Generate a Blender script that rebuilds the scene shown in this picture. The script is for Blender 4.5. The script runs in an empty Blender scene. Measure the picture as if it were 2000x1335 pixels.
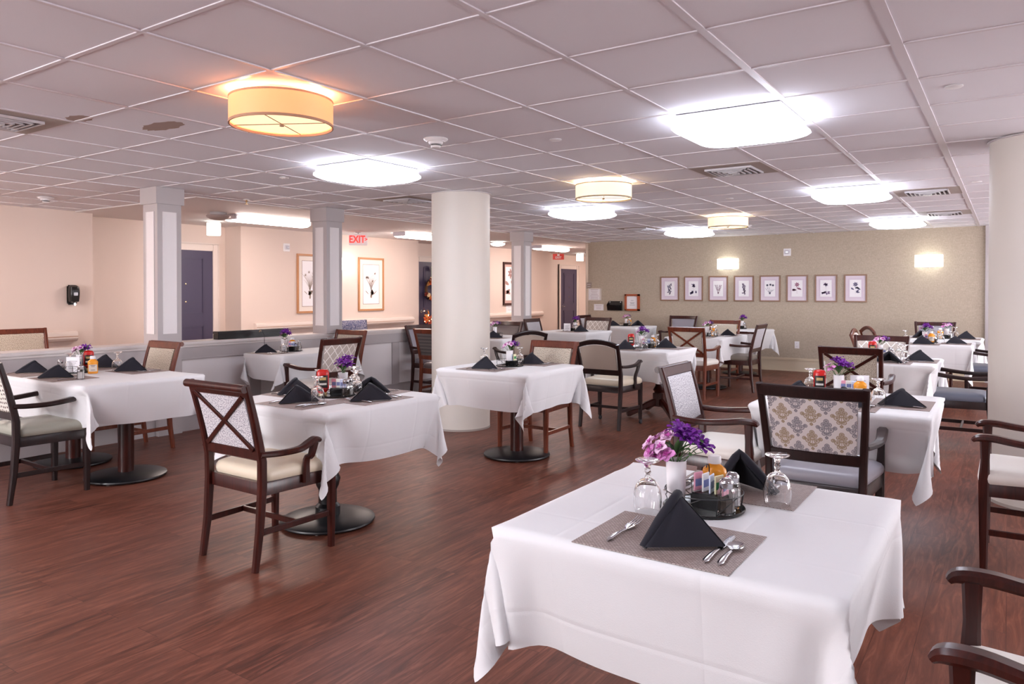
import bpy, bmesh, math, random
from mathutils import Vector, Matrix, Euler
PI=math.pi; sc=bpy.context.scene; COL=sc.collection
R=math.radians

# ---------------------------------------------------------------- cloth (simulated first, in an empty scene)
def sim_cloth(w,d,ov,seed,frames=75,res=.027,rot=.02):
    top=.735
    bm=bmesh.new(); bmesh.ops.create_cube(bm,size=1)
    for v in bm.verts: v.co.x*=w; v.co.y*=d; v.co.z=v.co.z*.04+top
    bmesh.ops.bevel(bm,geom=list(bm.edges),offset=.004,segments=1,affect='EDGES')
    me=bpy.data.meshes.new('collider'); bm.to_mesh(me); bm.free()
    co=bpy.data.objects.new('collider',me); COL.objects.link(co)
    co.modifiers.new('col','COLLISION'); co.collision.thickness_outer=.003; co.collision.cloth_friction=25
    W=w+2*ov; D=d+2*ov; nx=round(W/res); ny=round(D/res)
    bm=bmesh.new(); rng=random.Random(seed); uv=bm.loops.layers.uv.new('UVMap')
    gx,gy=rng.uniform(-.012,.012),rng.uniform(-.012,.012); a=rng.uniform(-rot,rot)
    V=[[bm.verts.new(((-W/2+W*i/nx)*math.cos(a)-(-D/2+D*j/ny)*math.sin(a)+gx,
                      (-W/2+W*i/nx)*math.sin(a)+(-D/2+D*j/ny)*math.cos(a)+gy,.775+rng.uniform(-.001,.001)))
        for j in range(ny+1)] for i in range(nx+1)]
    for i in range(nx):
        for j in range(ny):
            f=bm.faces.new((V[i][j],V[i+1][j],V[i+1][j+1],V[i][j+1])); f.smooth=True
            for l,(p,q) in zip(f.loops,((i,j),(i+1,j),(i+1,j+1),(i,j+1))): l[uv].uv=(-W/2+W*p/nx,-D/2+D*q/ny)
    me=bpy.data.meshes.new('tablecloth'); bm.to_mesh(me); bm.free()
    o=bpy.data.objects.new('tablecloth',me); COL.objects.link(o)
    m=o.modifiers.new('cloth','CLOTH'); s=m.settings
    s.quality=6; s.mass=.35; s.tension_stiffness=20; s.compression_stiffness=20; s.shear_stiffness=8; s.bending_stiffness=1.3; s.air_damping=4
    m.collision_settings.distance_min=.004; m.collision_settings.collision_quality=2; m.collision_settings.use_self_collision=False
    m.point_cache.frame_start=1; m.point_cache.frame_end=frames
    for f in range(1,frames+1): sc.frame_set(f)
    r=bpy.data.meshes.new_from_object(o.evaluated_get(bpy.context.evaluated_depsgraph_get()))
    bm=bmesh.new(); bm.from_mesh(r)
    for it in range(6): bmesh.ops.smooth_vert(bm,verts=[v for v in bm.verts if v.co.z<(.715 if it<4 else .728) and (it%2 or not v.is_boundary)],factor=.5,use_axis_x=True,use_axis_y=True,use_axis_z=True)
    for v in bm.verts:
        e=max(abs(v.co.x)-w/2,abs(v.co.y)-d/2)
        if e<-.003 and v.co.z>.742: v.co.z=.7625
        elif e<.012 and v.co.z>.745: v.co.z=min(v.co.z,.7610)
    for f in bm.faces: f.smooth=True
    bm.to_mesh(r); bm.free()
    sc.frame_set(1); bpy.data.objects.remove(o); bpy.data.objects.remove(co)
    return r
CLOTH={'s0':sim_cloth(.905,.93,.345,1),'s1':sim_cloth(.905,.93,.345,2),'s2':sim_cloth(.905,.91,.345,5),
       'long':sim_cloth(1.40,.92,.34,3),'y12':sim_cloth(.82,1.18,.34,4),'y5':sim_cloth(.62,1.03,.27,7)}

ZTOP=0
for _k,_m in CLOTH.items():
    _z=sorted(v.co.z for v in _m.vertices if abs(v.co.x)<.28 and abs(v.co.y)<.28); ZTOP=max(ZTOP,_z[int(len(_z)*.97)]); print('CLOTH',_k,_z[0],_z[-1])
# ---------------------------------------------------------------- scene helpers
def setp(o,label=None,cat=None,group=None,kind=None):
    if label: o['label']=label
    if cat: o['category']=cat
    if group: o['group']=group
    if kind: o['kind']=kind
    return o
def empty(name,loc=(0,0,0),rz=0,label=None,cat=None,group=None):
    o=bpy.data.objects.new(name,None); COL.objects.link(o); o.location=loc; o.rotation_euler=(0,0,rz)
    o.empty_display_size=.05
    return setp(o,label,cat,group)
def mesh(name,bm,mat,parent=None,smooth=None,loc=(0,0,0),rz=0):
    """link a bmesh as one mesh object; smooth: angle in degrees"""
    bmesh.ops.recalc_face_normals(bm,faces=bm.faces)
    if smooth:
        lim=R(smooth)
        for f in bm.faces: f.smooth=True
        for e in bm.edges:
            if len(e.link_faces)==2 and e.calc_face_angle(0)>lim: e.smooth=False
    me=bpy.data.meshes.new(name); bm.to_mesh(me); bm.free()
    for m in (mat if isinstance(mat,(list,tuple)) else [mat]): me.materials.append(m)
    o=bpy.data.objects.new(name,me); COL.objects.link(o); o.location=loc; o.rotation_euler=(0,0,rz)
    if parent: o.parent=parent
    return o
def copy_tree(o,parent=None):
    c=o.copy(); COL.objects.link(c)
    if parent: c.parent=parent
    for ch in list(o.children):
        copy_tree(ch,c)
    return c
PROTO={}
GROUPS={'chair':'dining chairs','placemat':'woven placemats','napkin':'black folded napkins','glass':'upside-down goblets','fork':'forks','knife':'table knives','spoon':'spoons','caddy':'condiment caddies','vase':'white bud vases',
 'flowers':'artificial flower bunches','bottle':'sauce bottles','shaker':'salt and pepper shakers','packet':'sweetener packets','menu card':'menu cards','smoke detector':'smoke detectors','sprinkler plate':'sprinkler plates','ceiling lamp':'corridor bowl lamps','lamp':'glowing box lamps','wall lamp':'wall sconces'}
def place(key,build,loc,rz,label,cat,group=None,scale=None):
    """first use builds the thing, later uses copy it with its parts"""
    if key in PROTO:
        o=copy_tree(PROTO[key])
    else:
        o=build(); PROTO[key]=o
    o.location=loc; o.rotation_euler=(0,0,rz)
    if scale: o.scale=scale
    o['label']=label; o['category']=cat
    group=group or GROUPS.get(cat)
    if group: o['group']=group
    elif 'group' in o: del o['group']
    return o
def mb(): return bmesh.new()
def box(bm,x0,x1,y0,y1,z0,z1,bev=0,mi=0,seg=2):
    n=bmesh.new(); bmesh.ops.create_cube(n,size=1)
    for v in n.verts:
        v.co=Vector(((x0+x1)/2+v.co.x*(x1-x0),(y0+y1)/2+v.co.y*(y1-y0),(z0+z1)/2+v.co.z*(z1-z0)))
    if bev: bmesh.ops.bevel(n,geom=list(n.edges),offset=bev,segments=seg,affect='EDGES')
    for f in n.faces: f.material_index=mi
    join(bm,n)
def join(bm,n,M=None):
    if M is not None: n.transform(M)
    me=bpy.data.meshes.new('tmp'); n.to_mesh(me); n.free(); bm.from_mesh(me); bpy.data.meshes.remove(me)
def loft(bm,rings,cap=True,mi=0,closed=True):
    vs=[[bm.verts.new(p) for p in r] for r in rings]; n=len(rings[0])
    for a,b in zip(vs,vs[1:]):
        for i in range(n if closed else n-1):
            j=(i+1)%n
            f=bm.faces.new((a[i],a[j],b[j],b[i])); f.material_index=mi
    if cap and closed:
        for r in (vs[0][::-1],vs[-1]):
            f=bm.faces.new(r); f.material_index=mi
    return vs
def sweep(bm,path,sizes,up=(0,0,1),ch=.22,mi=0):
    """chamfered rectangular bar along a path; sizes (w,h) or list of them"""
    P=[Vector(p) for p in path]
    if not isinstance(sizes[0],(list,tuple)): sizes=[sizes]*len(P)
    up=Vector(up); rings=[]
    for k,p in enumerate(P):
        t=(P[min(k+1,len(P)-1)]-P[max(k-1,0)]).normalized()
        s=t.cross(up).normalized(); u=s.cross(t).normalized()
        w,h=sizes[k]; w/=2; h/=2; c=min(w,h)*ch*2
        rings.append([p+s*a+u*b for a,b in ((w-c,h),(w,h-c),(w,-h+c),(w-c,-h),(-w+c,-h),(-w,-h+c),(-w,h-c),(-w+c,h))])
    loft(bm,rings,mi=mi)
def csweep(bm,path,sizes,up=(0,0,1),ch=.3,n=4):
    """sweep along a Catmull-Rom smoothed path"""
    P=[Vector(p) for p in path]; S_=[Vector((*s,0)) for s in sizes]; Q=[];Z=[]
    def cr(A,i,t):
        p0,p1,p2,p3=A[max(i-1,0)],A[i],A[i+1],A[min(i+2,len(A)-1)]
        return .5*((2*p1)+(p2-p0)*t+(2*p0-5*p1+4*p2-p3)*t*t+(3*p1-p0-3*p2+p3)*t**3)
    for i in range(len(P)-1):
        for k in range(n): Q.append(cr(P,i,k/n)); Z.append(tuple(cr(S_,i,k/n))[:2])
    Q.append(P[-1]); Z.append(tuple(S_[-1])[:2])
    sweep(bm,Q,Z,up=up,ch=ch)
def tube(bm,path,r,n=8,mi=0,cap=True):
    P=[Vector(p) for p in path]; rr=r if isinstance(r,(list,tuple)) else [r]*len(P); rings=[]; s0=None
    for k,p in enumerate(P):
        t=(P[min(k+1,len(P)-1)]-P[max(k-1,0)]).normalized()
        if s0 is None:
            s=t.cross(Vector((0,0,1)))
            if s.length<1e-3: s=t.cross(Vector((0,1,0)))
        else: s=s0-t*s0.dot(t)
        s.normalize(); s0=s; u=s.cross(t)
        rings.append([p+(s*math.cos(2*PI*i/n)+u*math.sin(2*PI*i/n))*rr[k] for i in range(n)])
    loft(bm,rings,cap=cap,mi=mi)
def lathe(bm,prof,n=24,c=(0,0,0),mi=0,cap=True,sx=1,sy=1):
    rings=[[(c[0]+r*sx*math.cos(2*PI*i/n),c[1]+r*sy*math.sin(2*PI*i/n),c[2]+z) for i in range(n)] for r,z in prof]
    loft(bm,rings,cap=cap,mi=mi)
def grid(bm,fn,nu,nv,uvl=None,uvf=None,mi=0,smooth=False):
    V=[[bm.verts.new(fn(i/nu,j/nv)) for j in range(nv+1)] for i in range(nu+1)]
    for i in range(nu):
        for j in range(nv):
            f=bm.faces.new((V[i][j],V[i+1][j],V[i+1][j+1],V[i][j+1])); f.material_index=mi; f.smooth=smooth
            if uvl is not None:
                for l,(p,q) in zip(f.loops,((i,j),(i+1,j),(i+1,j+1),(i,j+1))): l[uvl].uv=uvf(p/nu,q/nv)
    return V

# ---------------------------------------------------------------- materials
def lin(c):
    if isinstance(c,str):
        c=c.lstrip('#'); c=[int(c[i:i+2],16)/255 for i in (0,2,4)]
        c=[x/12.92 if x<=.04045 else ((x+.055)/1.055)**2.4 for x in c]
    return (*c,1)
class NT:
    def __init__(s,name):
        s.m=bpy.data.materials.new(name); s.m.use_nodes=True; s.t=s.m.node_tree; s.b=s.t.nodes['Principled BSDF']
    def n(s,typ,**kw):
        o=s.t.nodes.new(typ)
        for k,v in kw.items():
            if hasattr(o,k): setattr(o,k,v)
        return o
    def l(s,a,b): s.t.links.new(a,b)
    def val(s,sock,v):
        if hasattr(v,'node') or isinstance(v,bpy.types.NodeSocket): s.l(v,sock)
        elif isinstance(v,str): sock.default_value=lin(v)
        else: sock.default_value=v
    def math(s,op,a,b=None,c=None):
        o=s.n('ShaderNodeMath',operation=op); s.val(o.inputs[0],a)
        if b is not None: s.val(o.inputs[1],b)
        if c is not None: s.val(o.inputs[2],c)
        return o.outputs[0]
    def mix(s,f,a,b,blend='MIX'):
        o=s.n('ShaderNodeMix',data_type='RGBA',blend_type=blend)
        s.val(o.inputs[0],f); s.val(o.inputs[6],a); s.val(o.inputs[7],b); return o.outputs[2]
    def ramp(s,f,*stops):
        o=s.n('ShaderNodeValToRGB'); s.l(f,o.inputs[0]); e=o.color_ramp.elements
        while len(e)<len(stops): e.new(.5)
        for k,(p,c) in enumerate(stops): e[k].position=p; e[k].color=lin(c) if isinstance(c,str) else (c,c,c,1)
        return o.outputs[0]
    def coord(s,which='Object',scale=(1,1,1),rot=(0,0,0)):
        c=s.n('ShaderNodeTexCoord'); m=s.n('ShaderNodeMapping'); s.l(c.outputs[which],m.inputs[0])
        m.inputs['Scale'].default_value=scale; m.inputs['Rotation'].default_value=rot; return m.outputs[0]
    def noise(s,vec,scale,detail=3,rough=.5,dist=0):
        o=s.n('ShaderNodeTexNoise'); s.l(vec,o.inputs['Vector']); o.inputs['Scale'].default_value=scale
        o.inputs['Detail'].default_value=detail; o.inputs['Roughness'].default_value=rough; o.inputs['Distortion'].default_value=dist
        return o
    def bump(s,h,strength=.3,dist=.01):
        o=s.n('ShaderNodeBump'); o.inputs['Strength'].default_value=strength; o.inputs['Distance'].default_value=dist
        s.l(h,o.inputs['Height']); s.l(o.outputs[0],s.b.inputs['Normal'])
    def col(s,c): s.val(s.b.inputs['Base Color'],c if not isinstance(c,str) else lin(c))
    def set(s,**kw):
        for k,v in kw.items():
            s.val(s.b.inputs[k.replace('_',' ')],v)
def flat(name,c,rough=.6,var=.0,**kw):
    k=NT(name)
    if var:
        n=k.noise(k.coord(),9,4); d=lin(c); a=tuple(x*(1-var) for x in d[:3])+(1,); b=tuple(min(1,x*(1+var)) for x in d[:3])+(1,)
        k.col(k.mix(n.outputs[0],a,b))
    else: k.col(c)
    k.set(Roughness=rough,**kw); return k.m
def wood(name,dark,light,rough=.28,axis='z'):
    k=NT(name); sc_={'z':(14,14,1.2),'y':(14,1.2,14),'x':(1.2,14,14)}[axis]
    n=k.noise(k.coord('Object',sc_),3,5,.6,1.2)
    k.col(k.ramp(n.outputs[0],(.3,dark),(.72,light))); k.set(Roughness=rough); k.set(Coat_Weight=.12,Coat_Roughness=.2,Specular_IOR_Level=.4)
    k.bump(n.outputs[0],.05,.002); return k.m
def emis(name,c,strength):
    k=NT(name); k.col(c); k.set(Emission_Color=lin(c),Emission_Strength=strength,Roughness=.5); return k.m
M={}
M['wood_dark']=wood('dark mahogany wood','#260c09','#461a13')
M['wood_mid']=wood('brown stained wood','#4f2214','#7a3c27')
M['wood_black']=wood('espresso wood','#170b0b','#2a1514')
M['black_metal']=flat('black powder coated metal','#17171a',.35)
M['black_plastic']=flat('black plastic','#0d0d0f',.25)
M['steel']=flat('polished steel','#c9c9cc',.18,Metallic=1.0)
M['glide']=flat('grey nylon','#8a8a8a',.4)
M['white_ceramic']=flat('white ceramic','#f1eef0',.18)
M['white_plastic']=flat('white plastic','#ece9ea',.35)
M['paper']=flat('white paper','#efecef',.8)
M['ink']=flat('grey ink','#6b6870',.8)
M['rubber']=flat('dark rubber','#202024',.6)
def glass(name,tint='#ffffff',rough=0.0,ior=1.45):
    k=NT(name); k.col(tint); k.set(Transmission_Weight=1.0,Roughness=rough,IOR=ior); return k.m
M['glass']=glass('clear glass')
# table linen: white cotton with ironed fold lines
def linen(name,c,fold=True):
    k=NT(name); u=k.coord('UV'); sep=k.n('ShaderNodeSeparateXYZ'); k.l(u,sep.inputs[0])
    w=k.noise(k.coord('UV',(260,260,260)),1,2); n2=k.noise(u,2.2,4,.6)
    h=k.math('MULTIPLY',w.outputs[0],.12); h=k.math('ADD',h,k.math('MULTIPLY',n2.outputs[0],1.4))
    if fold:
        for a in (0,1):
            x=k.math('PINGPONG',k.math('ADD',sep.outputs[a],.13),.205)
            r=k.math('SMOOTH_MIN',x,.012,.006); h=k.math('ADD',h,k.math('MULTIPLY',r,32))
    k.col(c); k.set(Roughness=.75,Sheen_Weight=.15); k.bump(h,.45,.006); return k.m
M['linen']=linen('white table linen','#e1e0e1')
M['napkin']=flat('black cotton napkin','#1c1b25',.75,Specular_IOR_Level=.3,Sheen_Weight=.1)
# woven placemat
def matmat():
    k=NT('woven vinyl placemat'); u=k.coord('Object')
    br=k.n('ShaderNodeTexBrick'); k.l(u,br.inputs['Vector']); br.inputs['Scale'].default_value=34; br.offset=.5
    br.inputs['Color1'].default_value=lin('#92807a'); br.inputs['Color2'].default_value=lin('#bdaba5'); br.inputs['Mortar'].default_value=lin('#6b5751')
    br.inputs['Mortar Size'].default_value=.05; br.inputs['Brick Width'].default_value=.36; br.inputs['Row Height'].default_value=.2
    n=k.noise(k.coord('Object',(1,9,1)),60,2)
    k.col(k.mix(k.math('MULTIPLY',n.outputs[0],.35),br.outputs[0],'#c9bab5')); k.set(Roughness=.6); k.bump(br.outputs[1],-.4,.001); return k.m
M['placemat']=matmat()
# wall finishes
def paint(name,c,rough=.7,bump=.05):
    k=NT(name); n=k.noise(k.coord(),160,3); k.col(c); k.set(Roughness=rough); k.bump(n.outputs[0],bump,.002); return k.m
M['wall_pink']=paint('peach painted wall','#dccabf')
M['wall_grey']=paint('grey painted trim','#b0a8a8',.45)
M['panel_pale']=paint('pale lilac panel paint','#e3dddd',.45)
M['wall_white']=paint('off-white wall','#e6e0de')
M['column']=paint('cream painted column','#d6cfc6',.5)
M['casing']=paint('cream door casing','#ddcfc6',.4)
M['base_cream']=paint('cream baseboard','#cfc0a8',.4)
M['door_purple']=paint('dark purple door paint','#423a52',.35)
def wallpaper():
    k=NT('tan woven wallpaper'); u=k.coord('Object')
    a=k.noise(k.coord('Object',(60,60,12)),2.2,4,.7); b=k.noise(k.coord('Object',(14,14,70)),1.6,3,.7); c=k.noise(u,.9,3)
    h=k.math('ADD',a.outputs[0],k.math('MULTIPLY',b.outputs[0],.7))
    col=k.ramp(h,(.60,'#a59784'),(.86,'#b3a592'),(1.0,'#beb09e'))
    k.col(k.mix(k.math('MULTIPLY',c.outputs[0],.35),col,'#ab9c8b')); k.set(Roughness=.6); k.bump(h,.15,.002); return k.m
M['wallpaper']=wallpaper()
def ceilmat():
    k=NT('mineral ceiling tile'); n=k.noise(k.coord(),230,4,.7); n2=k.noise(k.coord('Object',(1,1,1)),1.1,2)
    k.col(k.mix(n2.outputs[0],'#e6e4ea','#ebe9ee')); k.set(Roughness=.9); k.bump(n.outputs[0],.35,.002); return k.m
M['tile']=ceilmat()
M['grid_white']=flat('white ceiling grid metal','#dcd6da',.4)
M['stain']=flat('old water stain','#a58f86',.9)
def floormat():
    k=NT('dark cherry vinyl plank'); u=k.coord('Object',(1,1,1),(0,0,PI/2))
    br=k.n('ShaderNodeTexBrick'); k.l(u,br.inputs['Vector']); br.inputs['Scale'].default_value=1; br.offset=.37
    br.inputs['Brick Width'].default_value=1.22; br.inputs['Row Height'].default_value=.152; br.inputs['Mortar Size'].default_value=.0012
    br.inputs['Color1'].default_value=(0,0,0,1); br.inputs['Color2'].default_value=(1,1,1,1); br.inputs['Mortar'].default_value=(.4,.4,.4,1); br.inputs['Bias'].default_value=0
    bw=k.n('ShaderNodeRGBToBW'); k.l(br.outputs[0],bw.inputs[0])
    off=k.n('ShaderNodeVectorMath',operation='ADD'); cmb=k.n('ShaderNodeCombineXYZ'); k.l(k.math('MULTIPLY',bw.outputs[0],7),cmb.inputs[2])
    k.l(k.coord('Object',(11,1.1,1)),off.inputs[0]); k.l(cmb.outputs[0],off.inputs[1])
    g=k.noise(off.outputs[0],2.2,8,.65,1.6); g2=k.noise(off.outputs[0],9,4,.6,.4)
    c=k.ramp(g.outputs[0],(.32,'#3c2018'),(.5,'#66392a'),(.66,'#8b5643'))
    c=k.mix(k.math('MULTIPLY',g2.outputs[0],.45),c,'#4e2d25')
    c=k.mix(k.math('MULTIPLY',bw.outputs[0],.30),c,'#855243','MIX')
    c=k.mix(k.math('MULTIPLY',br.outputs[1],.75),c,'#40211b')
    k.col(c)
    sm=k.noise(k.coord('Object'),1.6,5,.6); r=k.math('ADD',.30,k.math('MULTIPLY',sm.outputs[0],.2))
    k.set(Roughness=r,Specular_IOR_Level=.2); k.bump(k.math('ADD',g.outputs[0],k.math('MULTIPLY',br.outputs[1],-2)),.12,.002); return k.m
M['floor']=floormat()
# upholstery, all in UV metres
def vinyl(name,c,rough=.38):
    k=NT(name); n=k.noise(k.coord(),320,3); k.col(c); k.set(Roughness=rough,Sheen_Weight=.1); k.bump(n.outputs[0],.12,.001); return k.m
M['v_cream']=vinyl('cream vinyl','#e6e0d8'); M['v_peach']=vinyl('warm beige vinyl','#ded0b8'); M['v_sage']=vinyl('sage grey vinyl','#a3a294')
M['v_grey']=vinyl('grey vinyl','#8d8991'); M['v_olive']=vinyl('taupe vinyl','#7d7368'); M['v_slate']=vinyl('slate vinyl','#5d6270')
M['v_brown']=vinyl('brown grey vinyl','#695d5c')
def paisley(name,ground,line):
    k=NT(name); u=k.coord('UV')
    w=k.n('ShaderNodeTexNoise'); k.l(u,w.inputs['Vector']); w.inputs['Scale'].default_value=9; w.inputs['Detail'].default_value=1
    mx=k.n('ShaderNodeVectorMath',operation='SCALE'); k.l(w.outputs['Color'],mx.inputs[0]); mx.inputs['Scale'].default_value=.10
    ad=k.n('ShaderNodeVectorMath',operation='ADD'); k.l(u,ad.inputs[0]); k.l(mx.outputs[0],ad.inputs[1])
    vo=k.n('ShaderNodeTexVoronoi',voronoi_dimensions='2D'); k.l(ad.outputs[0],vo.inputs['Vector']); vo.inputs['Scale'].default_value=10
    s=k.math('SINE',k.math('MULTIPLY',vo.outputs['Distance'],34))
    fine=k.noise(u,120,3,.7); f=k.math('ADD',k.math('MULTIPLY',k.math('POWER',k.math('ABSOLUTE',s),3),.28),k.math('MULTIPLY',k.math('SUBTRACT',fine.outputs[0],.5),2.4))
    k.col(k.ramp(k.math('ADD',f,.45),(.35,line),(.62,ground))); k.set(Roughness=.8,Sheen_Weight=.2); return k.m
M['paisley_grey']=paisley('grey paisley fabric','#cfcbcd','#827d87')
M['paisley_tan']=paisley('tan paisley fabric','#cbbfae','#8f8374')
M['plain_tan']=flat('plain beige fabric','#b5a698',.85,.06,Sheen_Weight=.2)
M['plain_cream']=flat('cream fabric','#cfc6bb',.85,.06,Sheen_Weight=.2)
def diamond(name,ground,rib,sx=.062,sy=.078,w=.11,motif=None):
    """ribbon lattice; motif adds leafy rosettes alternating in two colours"""
    k=NT(name); u=k.coord('UV'); sp=k.n('ShaderNodeSeparateXYZ'); k.l(u,sp.inputs[0])
    X=k.math('DIVIDE',sp.outputs[0],sx*2); Y=k.math('DIVIDE',sp.outputs[1],sy*2)
    p=k.math('ADD',X,Y); q=k.math('SUBTRACT',X,Y)
    fp=k.math('SUBTRACT',k.math('FRACT',p),.5); fq=k.math('SUBTRACT',k.math('FRACT',q),.5)
    a=k.math('ABSOLUTE',fp); b=k.math('ABSOLUTE',fq); m=k.math('MAXIMUM',a,b)
    rb=k.math('GREATER_THAN',m,.5-w/2)
    if not motif:
        n=k.noise(u,60,3,.6); base=k.mix(n.outputs[0],motif or ground,'#b9ada2')
        s=k.math('SINE',k.math('MULTIPLY',m,44)); base=k.mix(k.math('MULTIPLY',k.math('GREATER_THAN',s,.2),.35),base,'#9b8f88')
        k.col(k.mix(rb,base,rib))
    else:
        # local coords of the diamond cell: lx across (mirrored), ly up
        lx=k.math('ABSOLUTE',k.math('ADD',fp,fq)); ly=k.math('SUBTRACT',fp,fq); mask=None
        def dist(cx,cy):
            dx=k.math('SUBTRACT',lx,cx); dy=k.math('SUBTRACT',ly,cy)
            return k.math('SQRT',k.math('ADD',k.math('MULTIPLY',dx,dx),k.math('MULTIPLY',dy,dy)))
        for cx,cy,r,w_ in ((.30,-.06,.17,.032),(.29,-.05,.055,.04),(.19,.34,.15,.030),(.18,.34,.05,.04),(0,.62,.15,.032),(0,.62,.04,.05),(.17,-.40,.13,.03),(.15,-.38,.03,.04),(.57,.10,.12,.03),(.56,.10,.03,.04),(0,.12,.12,.035),(0,-.72,.07,.05)):
            t_=k.math('LESS_THAN',k.math('ABSOLUTE',k.math('SUBTRACT',dist(cx,cy),r)),w_+.005)
            mask=t_ if mask is None else k.math('MAXIMUM',mask,t_)
        mask=k.math('MAXIMUM',mask,k.math('LESS_THAN',k.math('ADD',lx,k.math('MULTIPLY',k.math('GREATER_THAN',k.math('ABSOLUTE',k.math('SUBTRACT',ly,-.2)),.5),9)),.025))
        mask=k.math('MULTIPLY',mask,k.math('LESS_THAN',m,.44))
        row=k.math('MODULO',k.math('ADD',k.math('SUBTRACT',k.math('FLOOR',p),k.math('FLOOR',q)),1000),2)
        k.col(k.mix(k.math('MULTIPLY',mask,.85),ground,k.mix(row,motif[0],motif[1])))
    k.set(Roughness=.8,Sheen_Weight=.2); return k.m
M['lattice']=diamond('pale lattice fabric','#c3b8b1','#eeeae6',.045,.055)
M['damask']=diamond('damask medallion fabric','#cdc4c2','#cdc4c2',.068,.064,.1,('#6a666f','#8b7350'))
def dots():
    k=NT('dotted cream fabric'); u=k.coord('UV'); vo=k.n('ShaderNodeTexVoronoi',voronoi_dimensions='2D'); k.l(u,vo.inputs['Vector']); vo.inputs['Scale'].default_value=34; vo.inputs['Randomness'].default_value=.25
    k.col(k.mix(k.math('LESS_THAN',vo.outputs['Distance'],.26),'#d6d3ca','#4a3026')); k.set(Roughness=.8); return k.m
M['dots']=dots()
def ribbed():
    k=NT('ribbed dark fabric'); u=k.coord('UV'); sp=k.n('ShaderNodeSeparateXYZ'); k.l(u,sp.inputs[0])
    s=k.math('SINE',k.math('MULTIPLY',sp.outputs[1],150)); k.col(k.mix(k.math('GREATER_THAN',s,.3),'#4c4646','#645b59')); k.set(Roughness=.8); k.bump(s,.3,.002); return k.m
M['ribbed']=ribbed()
def bluedam():
    k=NT('blue scroll fabric'); u=k.coord('UV'); n=k.noise(u,16,2,.5,2.5)
    k.col(k.ramp(n.outputs[0],(.44,'#3e4467'),(.5,'#b5aeb4'),(.56,'#4a4f72'))); k.set(Roughness=.8); return k.m
M['blue']=bluedam()
M['panel_light']=emis('glowing acrylic diffuser','#edf2ff',9.0)
M['panel_warm']=emis('glowing warm acrylic diffuser','#fff4f2',4.6)
M['strip_light']=emis('glowing corridor diffuser','#ffece2',28.0)
M['sconce_on']=emis('lit frosted glass','#f4f8f2',3.0)
M['shade_amber']=emis('lit amber linen shade','#ffb27a',.36)
M['shade_cream']=emis('lit cream linen shade','#ffe6c4',.48)
M['diff_amber']=emis('lit inner diffuser','#ffd3a8',.9)
M['diff_cream']=emis('lit pale inner diffuser','#fff0d8',.9)
M['fairy']=emis('lit fairy bulbs','#ffd9a0',6)
M['daylight_b']=emis('brighter daylight behind glass','#f4f3f7',23.0)  # glowing panes of the added windows, put in to brighten the room
M['daylight_c']=emis('dim daylight behind glass','#f6f2f4',4.0)
M['daylight']=emis('overcast daylight behind glass','#f4f2f7',10.0)
M['housing']=flat('white enamel housing','#e3e1e8',.4)
M['exit_red']=emis('lit red letters','#ff2f2a',1.0)
M['red']=flat('red plastic','#c01712',.28); M['red_sign']=flat('red sign','#d8382f',.5)

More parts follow.
